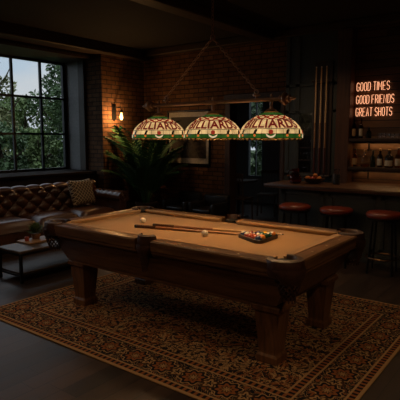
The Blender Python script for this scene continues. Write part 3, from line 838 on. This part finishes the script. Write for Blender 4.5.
for fx, fy in ((.10,.10), (.10,LY-.10), (DX-.10,.10), (DX-.10,LY-.10)):
    m = MB(); m.lathe([(.022,0), (.034,.02), (.038,.05), (.03,.075), (.04,.09)], 14, c=(fx,fy,0)); m.build('foot', M_darktrim, sf)

# patterned cushion on the sofa
def latticemat():
    t = NT('lattice_fabric'); x, y, zc = t.xyz(t.coord())
    p, q = ((y+zc)*14.0).fract(), ((y-zc)*14.0).fract()
    ln = (p-.5).abs().gt(.37).max((q-.5).abs().gt(.37)); dot = ((p-.5).abs()+(q-.5).abs()).lt(.2)
    c = t.mix(ln, (.05, .03, .02), (.62, .48, .32)); c = t.mix(dot, c, (.40, .27, .15)); t.color(c)
    t.b.inputs['Roughness'].default_value = .9; t.bump(t.noise(t.coord(), 200, 2), .3, .003)
    return t.m
m = MB(); n = 20; hs = .27
def pil(i, j, sg):
    u, v = i/(n-1)*2-1, j/(n-1)*2-1
    pinch = 1-.10*(1-abs(u)**2)*abs(v)**3; pinch2 = 1-.10*(1-abs(v)**2)*abs(u)**3
    return (sg*.095*((1-u**4)*(1-v**4))**.55, u*hs*pinch2, v*hs*.86*pinch)
m.grid(lambda i, j: pil(i, j, 1), n, n); m.grid(lambda i, j: pil(i, j, -1), n, n)
bmesh.ops.remove_doubles(m.b, verts=m.b.verts[:], dist=.0005)
m.tube([(0, u*hs*pinch, v*hs*.86) for u, v, pinch in [(-1,-1,1),(0,-1,.98),(1,-1,1),(1,0,1),(1,1,1),(0,1,1),(-1,1,1),(-1,0,1)]][:2], .001, 3)
o = m.build('throw_pillow', latticemat(), smooth=80, loc=(-4.0, 2.0, .685)); o.rotation_euler = (0, -.30, .12)
tag(o, 'square brown and cream lattice pattern cushion leaning in the sofa corner', 'cushion')

# ------------------------------------------------------------------ coffee table and what stands on it
CX0, CX1, CY0, CY1, CZ = -2.56, -2.10, -.43, .62, .365
ct = thing('coffee_table', 'low dark coffee table with black metal legs and lower shelf by the sofa', 'coffee table', ((CX0+CX1)/2, (CY0+CY1)/2, 0))
hx_, hy_ = (CX1-CX0)/2, (CY1-CY0)/2
M_cof = wood('coffee_table_wood', (.035, .022, .015), (.08, .053, .037), 'y', .36)
m = MB(); m.box((-hx_,-hy_,CZ-.03), (hx_,hy_,CZ), .006); m.build('table_top', M_cof, ct)
m = MB(); m.box((-hx_+.03,-hy_+.03,.085), (hx_-.03,hy_-.03,.11), .004); m.build('shelf', wood('coffee_shelf_wood', (.018, .012, .008), (.045, .028, .019), 'y', .55), ct)
for a in (-1, 1):
    for b in (-1, 1):
        m = MB(); m.box((a*(hx_-.02)-.016, b*(hy_-.02)-.016, 0), (a*(hx_-.02)+.016, b*(hy_-.02)+.016, CZ-.03), .003); m.build('leg', M_blackmetal, ct)
m = MB()
for a in (-1, 1): m.box((a*(hx_-.02)-.01,-hy_+.02,CZ-.055), (a*(hx_-.02)+.01,hy_-.02,CZ-.03)); m.box((a*(hx_-.02)-.01,-hy_+.02,.07), (a*(hx_-.02)+.01,hy_-.02,.09))
for b in (-1, 1): m.box((-hx_+.02,b*(hy_-.02)-.01,CZ-.055), (hx_-.02,b*(hy_-.02)+.01,CZ-.03)); m.box((-hx_+.02,b*(hy_-.02)-.01,.07), (hx_-.02,b*(hy_-.02)+.01,.09))
m.build('rail', M_blackmetal, ct, smooth=0)
m = MB(); m.box((-.13,-.19,0), (.13,.19,.022), .006)
o = m.build('serving_board', wood('oak_board', (.22, .11, .05), (.36, .20, .095), 'y', .4), loc=(-2.455, 0.03, CZ+.0005)); tag(o, 'light wooden serving board lying on the low coffee table', 'board')
ZB = CZ+.023
pp = thing('potted_plant', 'small bushy green plant in a brown pot on the serving board', 'potted plant', (-2.50, .05, ZB))
m = MB(); m.lathe([(.042,0), (.048,.01), (.055,.055), (.057,.065), (.049,.065), (.047,.058)], 18); m.build('pot', plain('brown_pot', (.20, .10, .05), .5), pp)
M_succ = leafmat('small_plant_leaves', (.11, .17, .06))
m = MB(); rnd = random.Random(5)
for k in range(150):
    a = rnd.random()*2*PI; el = rnd.uniform(.1, 1.45); Lf = rnd.uniform(.08, .15)
    d = Vector((math.cos(a)*math.cos(el), math.sin(a)*math.cos(el), math.sin(el))); b0 = Vector((0,0,.065))+d*.015; s = d.cross(Vector((0,0,1))).normalized()*.015; up = s.cross(d).normalized()*.004
    tip = b0+d*Lf; mid = b0+d*Lf*.5
    vs = [m.b.verts.new(q) for q in (b0, mid+s+up, tip, mid-s+up)]; m.b.faces.new(vs)
m.build('foliage', M_succ, pp, smooth=0)
m = MB(); m.lathe([(.022,0), (.026,.004), (.026,.045), (.022,.05), (.019,.05), (.019,.03), (1e-5,.028)], 16)
o = m.build('candle_jar', plain('red_wax_jar', (.28, .045, .03), .3), loc=(-2.46, -.10, ZB)); tag(o, 'small red candle jar beside the potted plant on the board', 'candle')
M_glass = glass('clear_glass')
m = MB(); m.lathe([(.024,0), (.028,.003), (.031,.07), (.029,.07), (.026,.006), (1e-5,.005)], 18)
o = m.build('drinking_glass', M_glass, loc=(-2.40, .14, ZB)); tag(o, 'clear tumbler on the serving board beside the potted plant', 'glass')

# ------------------------------------------------------------------ palm in the corner
pl = thing('potted_palm', 'tall dark green potted palm in the brick corner below the sconce', 'potted palm', (-3.78, 3.36, 0))
m = MB(); m.lathe([(.14,0), (.15,.02), (.19,.30), (.20,.36), (.21,.37), (.21,.40), (.185,.40), (.18,.36), (1e-5,.35)], 24); m.build('pot', plain('dark_clay_pot', (.05, .03, .022), .6), pl)
M_palm = leafmat('palm_leaves', (.05, .145, .055))
rnd = random.Random(11)
for k in range(22):
    az = k*2.39996; el = 1.52-.42*(k/22)+rnd.uniform(-.05,.05); Lf = (1.72-.85*(k/22))*rnd.uniform(.92, 1.08)
    pts = []; p = Vector((.04*math.cos(az), .04*math.sin(az), .36)); e = el
    if k < 16: pass
    for q in range(15):
        pts.append(p.copy()); p = p+Vector((math.cos(az)*math.cos(e), math.sin(az)*math.cos(e), math.sin(e)))*(Lf/14); e -= .012+.0105*q
    # keep clear of the brick walls
    lim = Vector((XP+.06+3.78, YB-.06-3.36, 0))
    for q in pts:
        if q.x < lim.x: q.x = lim.x+.02*rnd.random()
        if q.y > lim.y: q.y = lim.y-.02*rnd.random()
    m = MB(); m.tube(pts, [.009*(1-.75*q/14) for q in range(15)], 5)
    for q in range(4, 15):
        d = (pts[min(q+1,14)]-pts[q-1]).normalized(); s = d.cross(Vector((0,0,1))).normalized()
        ll = .27*math.sin(PI*min(1,(q-2.5)/12.5))**.6+.05
        for sg in (-1, 1):
            for half in (0, .5):
                b0 = pts[q]-(pts[q]-pts[q-1])*half
                dirv = (s*sg*.75+d*.70+Vector((0,0,-.15))).normalized(); tip = b0+dirv*ll+Vector((0,0,-.10*ll))
                if tip.x < lim.x-.04: tip.x = lim.x-.04
                if tip.y > lim.y: tip.y = lim.y
                w_ = d*.028; mid = b0+(tip-b0)*.45+Vector((0,0,.015))
                vs = [m.b.verts.new(v) for v in (b0, mid+w_, tip, mid-w_)]; m.b.faces.new(vs)
    m.build('frond', M_palm, pl, smooth=0)

# ------------------------------------------------------------------ low black seats at the back wall
M_blk = leathermat('black_leather', (.018, .016, .016), .35)
def lowchair(label, loc, rz):
    t = thing('low_armchair', label, 'armchair', loc, rz)
    m = MB(); m.box((-.27,-.27,.10), (.27,.25,.26), .03, seg=2); m.build('base', M_blk, t)
    m = MB(); m.box((-.20,-.28,.262), (.20,.17,.36), .04, seg=3); m.build('seat_cushion', M_blk, t)
    m = MB(); m.box((-.27,.17,.262), (.27,.30,.58), .04, seg=3); m.build('backrest', M_blk, t)
    for a in (-1, 1):
        m = MB(); m.box((a*.205,-.28,.262), (a*.29,.168,.46), .03, seg=2); m.build('arm', M_blk, t)
        for b in (-.22, .2): m = MB(); m.tube([(a*.22,b,0), (a*.22,b,.10)], [.014,.02], 8); m.build('leg', M_blackmetal, t)
    return t
lowchair('low black armchair at the back wall next to the potted palm', (-3.15, 3.70, 0), 0)
lowchair('low black armchair at the back wall below the picture, nearer the opening', (-2.52, 3.70, 0), 0)

# ------------------------------------------------------------------ back room furniture
bt = thing('pub_table', 'dark high pub table standing in the room beyond the opening', 'table', (-2.80, 5.1, 0))
M_bt = wood('pub_table_wood', (.05, .026, .014), (.11, .06, .032), 'x', .4)
m = MB(); m.box((-.30,-.30,.71), (.30,.30,.75), .01); m.build('table_top', M_bt, bt)
m = MB(); m.lathe([(.22,0), (.22,.02), (.05,.05), (.035,.10), (.035,.71)], 18); m.build('pedestal', M_blackmetal, bt)
def slatchair(label, loc, rz):
    t = thing('slat_back_chair', label, 'chair', loc, rz, 'chairs around the pub table')
    m = MB(); m.box((-.2,-.2,.43), (.2,.2,.46), .01); m.build('seat', M_bt, t)
    for a in (-1, 1):
        for b in (-1, 1):
            m = MB(); m.tube([(a*.18,b*.18,0), (a*.17,b*.17,.43)], .016, 8); m.build('leg', M_bt, t)
    m = MB(); m.tube([(-.18,.18,.46), (-.18,.22,.92)], .014, 8); m.tube([(.18,.18,.46), (.18,.22,.92)], .014, 8); m.box((-.2,.205,.86), (.2,.235,.94), .008)
    for k in range(5): m.tube([(-.12+.06*k,.185,.46), (-.12+.06*k,.22,.87)], .007, 6)
    m.build('backrest', M_bt, t)
slatchair('dark slat back chair in front of the pub table in the back room', (-2.45, 4.62, 0), PI)
slatchair('dark slat back chair on the far side of the pub table in the back room', (-2.35, 5.55, 0), .3)

# ------------------------------------------------------------------ bar counter
BY0, BY1, BX0, BX1, BCZ = 2.60, 3.25, -.78, 2.9, .975
bc = thing('bar_counter', 'long dark panelled bar counter with a thick brown wood top', 'bar counter', (BX0, BY0, 0))
M_top = wood('bar_top_wood', (.05, .022, .011), (.15, .068, .031), 'x', .3)
m = MB(); m.box((0,0,BCZ-.055), (BX1-BX0, BY1-BY0, BCZ), .008, seg=2); m.build('counter_top', M_top, bc)
m = MB(); m.box((.12,.25,0), (BX1-BX0-.02,BY1-BY0-.02,BCZ-.055)); m.build('body', M_darkpaint, bc, smooth=0)
for k in range(5):
    m = MB(); x0 = .16+k*.70; x1 = x0+.64
    for lo_, hi_ in (((x0,.232,.14),(x0+.06,.25,.88)), ((x1-.06,.232,.14),(x1,.25,.88)), ((x0,.232,.14),(x1,.25,.20)), ((x0,.232,.82),(x1,.25,.88))): m.box(lo_, hi_, .004)
    m.build('panel_moulding', M_darkpaint, bc)
m = MB(); m.box((.10,.235,0), (BX1-BX0,.25,.12), .004); m.build('plinth', M_darkpaint, bc)

# back bar wall: charcoal panelling, pilaster, recessed glass cabinet
m = MB(); YP = 3.90
m.box((-1.13,YP,0), (-.92,YB-.001,3.22)); m.box((-.64,YP,0), (-.25,YB-.001,3.22)); m.box((-.92,YP,2.02), (-.64,YB-.001,3.22)); m.box((-.92,YP,0), (-.64,YB-.001,1.06)); m.box((-.92,YB-.02,1.06), (-.64,YB-.001,2.02))
for z0_, z1_ in ((2.42, 2.47), (2.0, 2.05), (.99, 1.04)): m.box((-1.13,YP-.015,z0_), (-.25,YP,z1_), .004)
for x0_ in (-1.13, -.95, -.32): m.box((x0_,YP-.015,.1), (x0_+.07,YP,3.2), .004)
struct('wall_bar_panelling', m, M_darkpaint)
m = MB(); m.box((-.25,YP-.06,0), (-.04,YB-.001,3.22), .008); m.box((-.26,YP-.07,0), (-.03,YB-.002,.2), .008); m.box((-.26,YP-.07,3.08), (-.03,YB-.002,3.22), .008); struct('trim_pilaster', m, wood('pilaster_wood', (.05, .02, .010), (.11, .048, .024), 'z', .45))
gc = thing('glass_cabinet', 'dark recessed cabinet of glassware beside the cue rack', 'cabinet', (-.78, YP, 1.06))
m = MB(); m.box((-.14,-.02,-.02), (-.125,.12,.98)); m.box((.125,-.02,-.02), (.14,.12,.98)); m.box((-.14,-.02,.965), (.14,.12,.98)); m.build('frame', M_darkpaint, gc, smooth=0)
shz = (.0, .20, .40, .61)
for zz in shz: m = MB(); m.box((-.125,-.01,zz-.012), (.125,.12,zz)); m.build('shelf', M_darktrim, gc, smooth=0)
cl_ = bpy.data.lights.new('cabinet_fill_light', 'POINT'); cl_.shadow_soft_size = 0; cl_.energy = 1.3; cl_.color = (1, .72, .42)  # added fill with no lamp of its own, brings out the cabinet glasses
co_ = bpy.data.objects.new('cabinet_fill_light', cl_); COL.objects.link(co_); co_.location = (-.78, YP+.02, 2.02)
g0 = None
names_s = ('bottom', 'second', 'third', 'top')
names_p = ('leftmost', 'second', 'third', 'rightmost')
for si, zz in enumerate(shz):
    for k in range(4):
        lab = 'stemmed glass, %s in the row on the %s shelf of the dark glass cabinet' % (names_p[k], names_s[si])
        p = (-.78-.09+k*.06, YP+.05, 1.06+zz+.0005)
        if g0 is None:
            m = MB(); m.lathe([(.020,0), (.021,.002), (.004,.006), (.0035,.045), (.012,.055), (.021,.075), (.023,.10), (.020,.125), (.018,.125), (.020,.10), (.018,.078), (1e-5,.06)], 14)
            g0 = m.build('stemmed_glass', M_glass, loc=p); tag(g0, lab, 'glass', 'glasses in the cabinet')
        else:
            o = g0.copy(); COL.objects.link(o); o.location = p; o['label'] = lab
# cue rack
cr_ = thing('cue_rack', 'dark wooden wall rack holding three upright cues', 'cue rack', (-.48, YP-.015, 1.0))
m = MB(); m.box((-.15,-.012,.0), (.15,0,1.78), .004); m.build('back_board', M_darktrim, cr_)
m = MB(); m.box((-.17,-.075,1.46), (.17,-.012,1.50), .006); m.build('clip_rail', M_darktrim, cr_)
m = MB(); m.box((-.17,-.095,.0), (.17,-.012,.035), .006); m.build('butt_shelf', M_darktrim, cr_)
for k, nm in enumerate(('nearest the glass cabinet', 'in the middle', 'nearest the pilaster')):
    t = cue('upright tan pool cue in the wall rack, the one '+nm, 'cues in the wall rack', 1.67, (M_reddark, M_reddark, M_cuetan, M_maple), .015, .009)
    t.location = (-.565+.085*k, YP-.015-.091, 1.0365); t.rotation_euler = (0, -PI/2, 0)
    t['category'] = 'cue stick'

# bottle shelves
M_shelf = wood('bar_shelf_wood', (.02, .011, .007), (.05, .028, .016), 'x', .45)
def wall_shelf(label, z):
    t = thing('wall_shelf', label, 'shelf', (1.4, YB, z))
    m = MB(); m.box((-1.42,-.24,-.045), (1.45,0,0), .005); m.build('board', M_shelf, t)
    for x in (-1.2, -.3, .6, 1.3):
        m = MB(); m.box((x,-.20,-.06), (x+.02,0,-.045)); m.box((x,-.015,-.18), (x+.02,0,-.045)); m.build('bracket', M_blackmetal, t, smooth=0)
wall_shelf('upper dark bar shelf of bottles and glasses under the neon sign', 1.605)
wall_shelf('lower dark bar shelf lined with liquor bottles behind the bar', 1.18)
m = MB(); m.box((-.03, YB-.34, 0), (2.9, YB-.001, .90)); 
wb = tag(m.build('back_bar_cabinet', M_darkpaint, smooth=0), 'dark low cabinet along the wall behind the bar', 'cabinet')
for k in range(4):
    m = MB(); x0 = .0+k*.72; m.box((x0,YB-.36,.08), (x0+.68,YB-.34,.86), .004); d_ = m.build('door', M_darkpaint, wb)
    m = MB(); m.tube([(x0+.60,YB-.375,.5), (x0+.60,YB-.375,.62)], .006, 8); m.build('handle', M_brass, d_)
m = MB(); m.box((-.03,YB-.37,.90), (2.9,YB-.001,.935), .005); m.build('cabinet_top', M_top, wb)
for z_, e_ in ((1.535, 2.2), (1.11, 1.0)):                            # added warm area lights under the two shelves for the bottles, no fixtures
    sl = bpy.data.lights.new('shelf_fill_light', 'AREA'); sl.shape = 'RECTANGLE'; sl.size = 2.4; sl.size_y = .02; sl.energy = e_; sl.color = (1, .56, .22)
    so = bpy.data.objects.new('shelf_fill_light', sl); COL.objects.link(so); so.location = (1.25, YB-.06, z_)
BP = {'round': [(.036,0), (.040,.006), (.040,.15), (.034,.175), (.016,.20), (.014,.25), (.016,.252), (.016,.262), (.012,.264)],
      'slim': [(.028,0), (.031,.005), (.031,.17), (.024,.20), (.0125,.225), (.012,.28), (.014,.282), (.014,.294), (.011,.296)],
      'squat': [(.044,0), (.049,.006), (.049,.10), (.042,.135), (.017,.155), (.016,.185), (.020,.187), (.020,.205), (.016,.207)]}
M_amber = glass('amber_liquor', (.75, .28, .05), .03, 1.36); M_dkglass = glass('dark_brown_glass', (.12, .05, .02), .03); M_clearb = glass('clear_bottle_glass', (.9, .92, .9), .02); M_grnb = glass('dark_green_glass', (.05, .13, .05), .03)
M_cream = plain('cream_paper_label', (.50, .42, .30), .7); M_tanl = plain('tan_paper_label', (.34, .20, .09), .7); M_cork = plain('black_cap', (.015, .013, .012), .4); M_goldcap = plain('gold_cap', (.35, .22, .08), .35, .8)
def bottle(label, x, y, z, kind, gmat, lmat, cmat, group, liquid=False, s=1.0):
    t = thing('liquor_bottle', label, 'bottle', (x, y, z+.0005), random.uniform(-.3,.3), group)
    pr = [(r*s, q*s) for r, q in BP[kind]]
    m = MB(); m.lathe(pr, 20); m.build('bottle_body', gmat, t)
    top = pr[-1][1]; m = MB(); m.lathe([(.018*s if kind == 'squat' else .0165*s, top-.02), (.018*s, top-.018), (.018*s, top+.006), (.012*s, top+.009)], 12); m.build('cap', cmat, t)
    if lmat:
        r0 = pr[1][0]+.0008; h0 = pr[2][1]
        m = MB(); m.lathe([(r0, h0*.2), (r0+.0006, h0*.22), (r0+.0006, h0*.82), (r0, h0*.84)], 16, a0=-PI/2-1.15, a1=-PI/2+1.15+.0); m.build('label', lmat, t)
    if liquid:
        m = MB(); m.lathe([((pr[0][0]-.004), .006), (pr[1][0]-.005, .01), (pr[1][0]-.005, pr[2][1]*.35), (1e-5, pr[2][1]*.35)], 16); m.build('liquid', M_amber, t)
    return t
G1, G2 = 'bottles on the upper bar shelf', 'bottles on the lower bar shelf'
YS = 3.93
bottle('dark brown bottle at the pilaster end of the upper bar shelf', .01, YS, 1.605, 'slim', M_dkglass, M_tanl, M_cork, G1)
bottle('brown bottle with a cream label, second from the pilaster on the upper bar shelf', .115, YS, 1.605, 'slim', M_dkglass, M_cream, M_cork, G1)
bottle('squat dark bottle between the tall bottles and the tumblers on the upper bar shelf', .235, YS, 1.605, 'squat', M_grnb, None, M_cork, G1, s=.75)
bottle('amber bottle with a tan label at the pilaster end of the lower bar shelf', .04, YS, 1.18, 'round', M_amber, M_tanl, M_cork, G2)
bottle('clear bottle with a shallow amber spirit on the lower bar shelf', .195, YS, 1.18, 'squat', M_clearb, None, M_goldcap, G2, True, 1.2)
bottle('dark green unlabelled bottle on the lower bar shelf', .305, YS+.02, 1.18, 'round', M_grnb, None, M_cork, G2, s=.9)
bottle('brown bottle with a large cream label on the lower bar shelf', .415, YS, 1.18, 'round', M_dkglass, M_cream, M_goldcap, G2)
bottle('dark bottle with a pale label and tall neck on the lower bar shelf', .545, YS, 1.18, 'squat', M_dkglass, M_cream, M_goldcap, G2, s=1.25)
bottle('pale amber bottle with a cream label near the open end of the lower shelf', .67, YS, 1.18, 'round', M_amber, M_cream, M_cork, G2, s=1.05)
bottle('tall slim dark bottle near the end of the lower bar shelf', .80, YS, 1.18, 'slim', M_dkglass, M_tanl, M_goldcap, G2)
tg = None
names_t = ('first', 'second', 'third', 'fourth', 'fifth', 'sixth', 'seventh')
for k in range(7):
    p = (.395+.062*k, YS-.02, 1.6055)
    lab = 'small clear tumbler, %s from the bottles in the row on the upper bar shelf' % names_t[k]
    if tg is None:
        m = MB(); m.lathe([(.022,0), (.025,.003), (.027,.075), (.0245,.075), (.022,.008), (1e-5,.006)], 16); tg = m.build('tumbler', M_glass, loc=p); tag(tg, lab, 'glass', 'tumblers on the upper bar shelf')
    else: o = tg.copy(); COL.objects.link(o); o.location = p; o['label'] = lab

# things on the bar counter
jg = thing('glass_jug', 'round dark red glass jug on the bar counter below the glass cabinet', 'jug', (-.42, 2.86, BCZ+.0005))
m = MB(); m.lathe([(.055,0), (.075,.01), (.09,.06), (.082,.11), (.05,.15), (.045,.17), (.058,.205), (.055,.205), (.042,.17), (.047,.15), (.078,.11), (.085,.06), (.07,.014), (1e-5,.012)], 24); m.build('jug_body', glass('ruby_glass', (.5, .08, .03), .03), jg)
m = MB(); m.tube([(-.055,0,.185), (-.10,0,.17), (-.115,0,.12), (-.085,0,.08)], .009, 8); m.build('handle', glass('ruby_glass_handle', (.5, .08, .03), .03), jg)
fb = thing('fruit_bowl', 'wide dark bowl of fruit on the bar counter beneath the cue rack', 'bowl', (-.20, 3.0, BCZ+.0005))
m = MB(); m.lathe([(.06,0), (.07,.004), (.11,.02), (.14,.055), (.152,.075), (.147,.077), (.132,.058), (.10,.03), (1e-5,.022)], 28); m.build('bowl_body', plain('dark_bowl', (.05, .03, .022), .3), fb)
M_or = plain('orange_peel', (.55, .17, .03), .5, 0, .4, .12, 90, .15); M_ap = plain('red_apple_skin', (.32, .04, .02), .3)
for k, (dx, dy, dz_, r, mt, nm, ct_) in enumerate(((-.085,-.03,.068,.036,M_or,'orange in the fruit bowl, nearest the jug','orange'), (.0,-.055,.062,.036,M_ap,'red apple at the front of the fruit bowl on the bar','apple'), (.085,-.02,.068,.036,M_or,'orange in the fruit bowl, nearest the pilaster','orange'), (.0,.045,.060,.035,M_ap,'red apple at the back of the fruit bowl on the bar','apple'), (.02,-.01,.108,.033,M_or,'orange on top of the fruit in the bowl on the bar','orange'))):
    m = MB(); m.lathe([(1e-5,-r*.93), (r*.5,-r*.85), (r*.86,-r*.5), (r,0), (r*.88,r*.5), (r*.5,r*.86), (r*.15,r*.93), (1e-5,r*.86)], 18)
    o = m.build('orange' if mt == M_or else 'apple', mt, smooth=180, loc=(-.20+dx, 3.0+dy, BCZ+dz_+.004)); tag(o, nm, ct_, 'fruit in the bowl')
    m = MB(); m.tube([(0,0,r*.84), (.003,0,r*1.15)], .002, 5); m.build('stem', M_bark, o)
m = MB(); m.lathe([(.045,0), (.05,.004), (.05,.13), (.046,.14), (.04,.14), (.042,.13), (.042,.01), (1e-5,.01)], 20)
o = m.build('canister', plain('black_canister', (.02, .022, .022), .4), loc=(.10, 3.06, BCZ+.0005)); tag(o, 'dark round canister standing on the bar in front of the pilaster', 'canister')
for k in range(3):
    a = k*2.1
    m = MB(); m.tube([(0,0,0), (.004*math.cos(a),.004*math.sin(a),.10), (.02*math.cos(a),.02*math.sin(a),.19)], .003, 5); m.sphere((.02*math.cos(a),.02*math.sin(a),.19), .011, 8, 6)
    o2 = m.build('bar_spoon', M_blackmetal, loc=(.10+.012*math.cos(a), 3.06+.012*math.sin(a), BCZ+.012)); tag(o2, 'thin dark bar spoon standing in the canister, '+('nearest the camera', 'nearest the pilaster', 'nearest the fruit bowl')[k], 'spoon', 'spoons in the canister')

# ------------------------------------------------------------------ bar stools
M_seat = leathermat('red_brown_seat_leather', (.17, .026, .011), .28)
bs = thing('bar_stool', 'round red leather bar stool nearest the counter end, half hidden by the table', 'bar stool', (-.22, 2.46, 0), 0, 'bar stools along the counter')
m = MB(); m.lathe([(.16,.665), (.195,.672), (.208,.695), (.205,.72), (.18,.738), (.10,.747), (1e-5,.75)], 32); m.build('seat', M_seat, bs, smooth=70)
m = MB(); m.lathe([(.15,.64), (.198,.645), (.198,.668), (.15,.668)], 32); m.build('seat_ring', M_blackmetal, bs)
for k in range(4):
    a = PI/4+k*PI/2; m = MB(); m.tube([(.15*math.cos(a),.15*math.sin(a),.645), (.20*math.cos(a),.20*math.sin(a),0)], .013, 8); m.build('leg', M_blackmetal, bs)
m = MB(); m.tube([(.187*math.cos(t),.187*math.sin(t),.19) for t in [2*PI*q/32 for q in range(32)]], .011, 8, closed=True); m.build('footrest', plain('worn_brass_ring', (.12, .065, .03), .3, .8), bs)
dup(bs, (.345, 2.47, 0), .3, 'round red leather bar stool in the middle of the counter, between two others')
dup(bs, (.935, 2.47, 0), .1, 'round red leather bar stool farthest along the counter from its open end')

# ------------------------------------------------------------------ neon sign
ns_ = thing('neon_sign', 'orange neon sign reading GOOD TIMES GOOD FRIENDS GREAT SHOTS on dark boards', 'neon sign', (-.005, YB-.03, 1.945))
M_neon = emit('orange_neon_tube', (1, .43, .22), 1.6)
def arc(cx, cy, rx, ry, a0, a1, n=8): return [(cx+rx*math.cos(math.radians(a0+(a1-a0)*k/n)), cy+ry*math.sin(math.radians(a0+(a1-a0)*k/n))) for k in range(n+1)]
GL = {'O': [arc(.5,.72,.5,.28,0,180)+arc(.5,.28,.5,.28,180,360)+[(1,.72)]],
 'G': [arc(.5,.72,.5,.28,20,180)+arc(.5,.28,.5,.28,180,360)+[(1,.48),(.55,.48)]],
 'D': [[(0,0),(0,1)]+arc(.45,.7,.55,.3,90,0)+arc(.45,.3,.55,.3,0,-90)+[(0,0)]],
 'T': [[(0,1),(1,1)], [(.5,1),(.5,0)]], 'I': [[(.0,0),(.0,1)]],
 'M': [[(0,0),(0,1),(.5,.35),(1,1),(1,0)]], 'E': [[(.9,1),(0,1),(0,0),(.9,0)], [(0,.52),(.75,.52)]],
 'S': [arc(.5,.74,.5,.26,20,270,10)+arc(.5,.26,.5,.26,90,-160,10)], 'F': [[(.9,1),(0,1),(0,0)], [(0,.52),(.75,.52)]],
 'R': [[(0,0),(0,1)]+arc(.5,.75,.5,.25,90,-90)+[(0,.5)], [(.5,.5),(1,0)]], 'N': [[(0,0),(0,1),(1,0),(1,1)]],
 'A': [[(0,0),(.5,1),(1,0)], [(.2,.36),(.8,.36)]], 'H': [[(0,0),(0,1)], [(1,0),(1,1)], [(0,.52),(1,.52)]]}
def neon_line(txt, z, target):
    adv = lambda ch: {'I': .48, ' ': .7, 'M': 1.75, 'N': 1.65}.get(ch, 1.48)
    tot = sum(adv(c) for c in txt)-.48; k = target/tot; x = 0; hgt = .122
    m = MB()
    for ch in txt:
        if ch != ' ':
            wd = {'M': 1.25, 'N': 1.15}.get(ch, 1.)
            for st in GL[ch]: m.tube([(x+px_*k*wd, 0, z+.012+py_*hgt) for px_, py_ in st], .0036, 6)
        x += adv(ch)*k
    return m.build('neon_lettering', M_neon, ns_)
neon_line('GOOD TIMES', .355, .48); neon_line('GOOD FRIENDS', .165, .55); neon_line('GREAT SHOTS', -.02, .53)
m = MB()
for z in (.42, .23, .045):
    for x in (.03, .28, .5): m.tube([(x,.03,z), (x,.0,z)], .005, 6)
m.build('standoff', M_blackmetal, ns_)
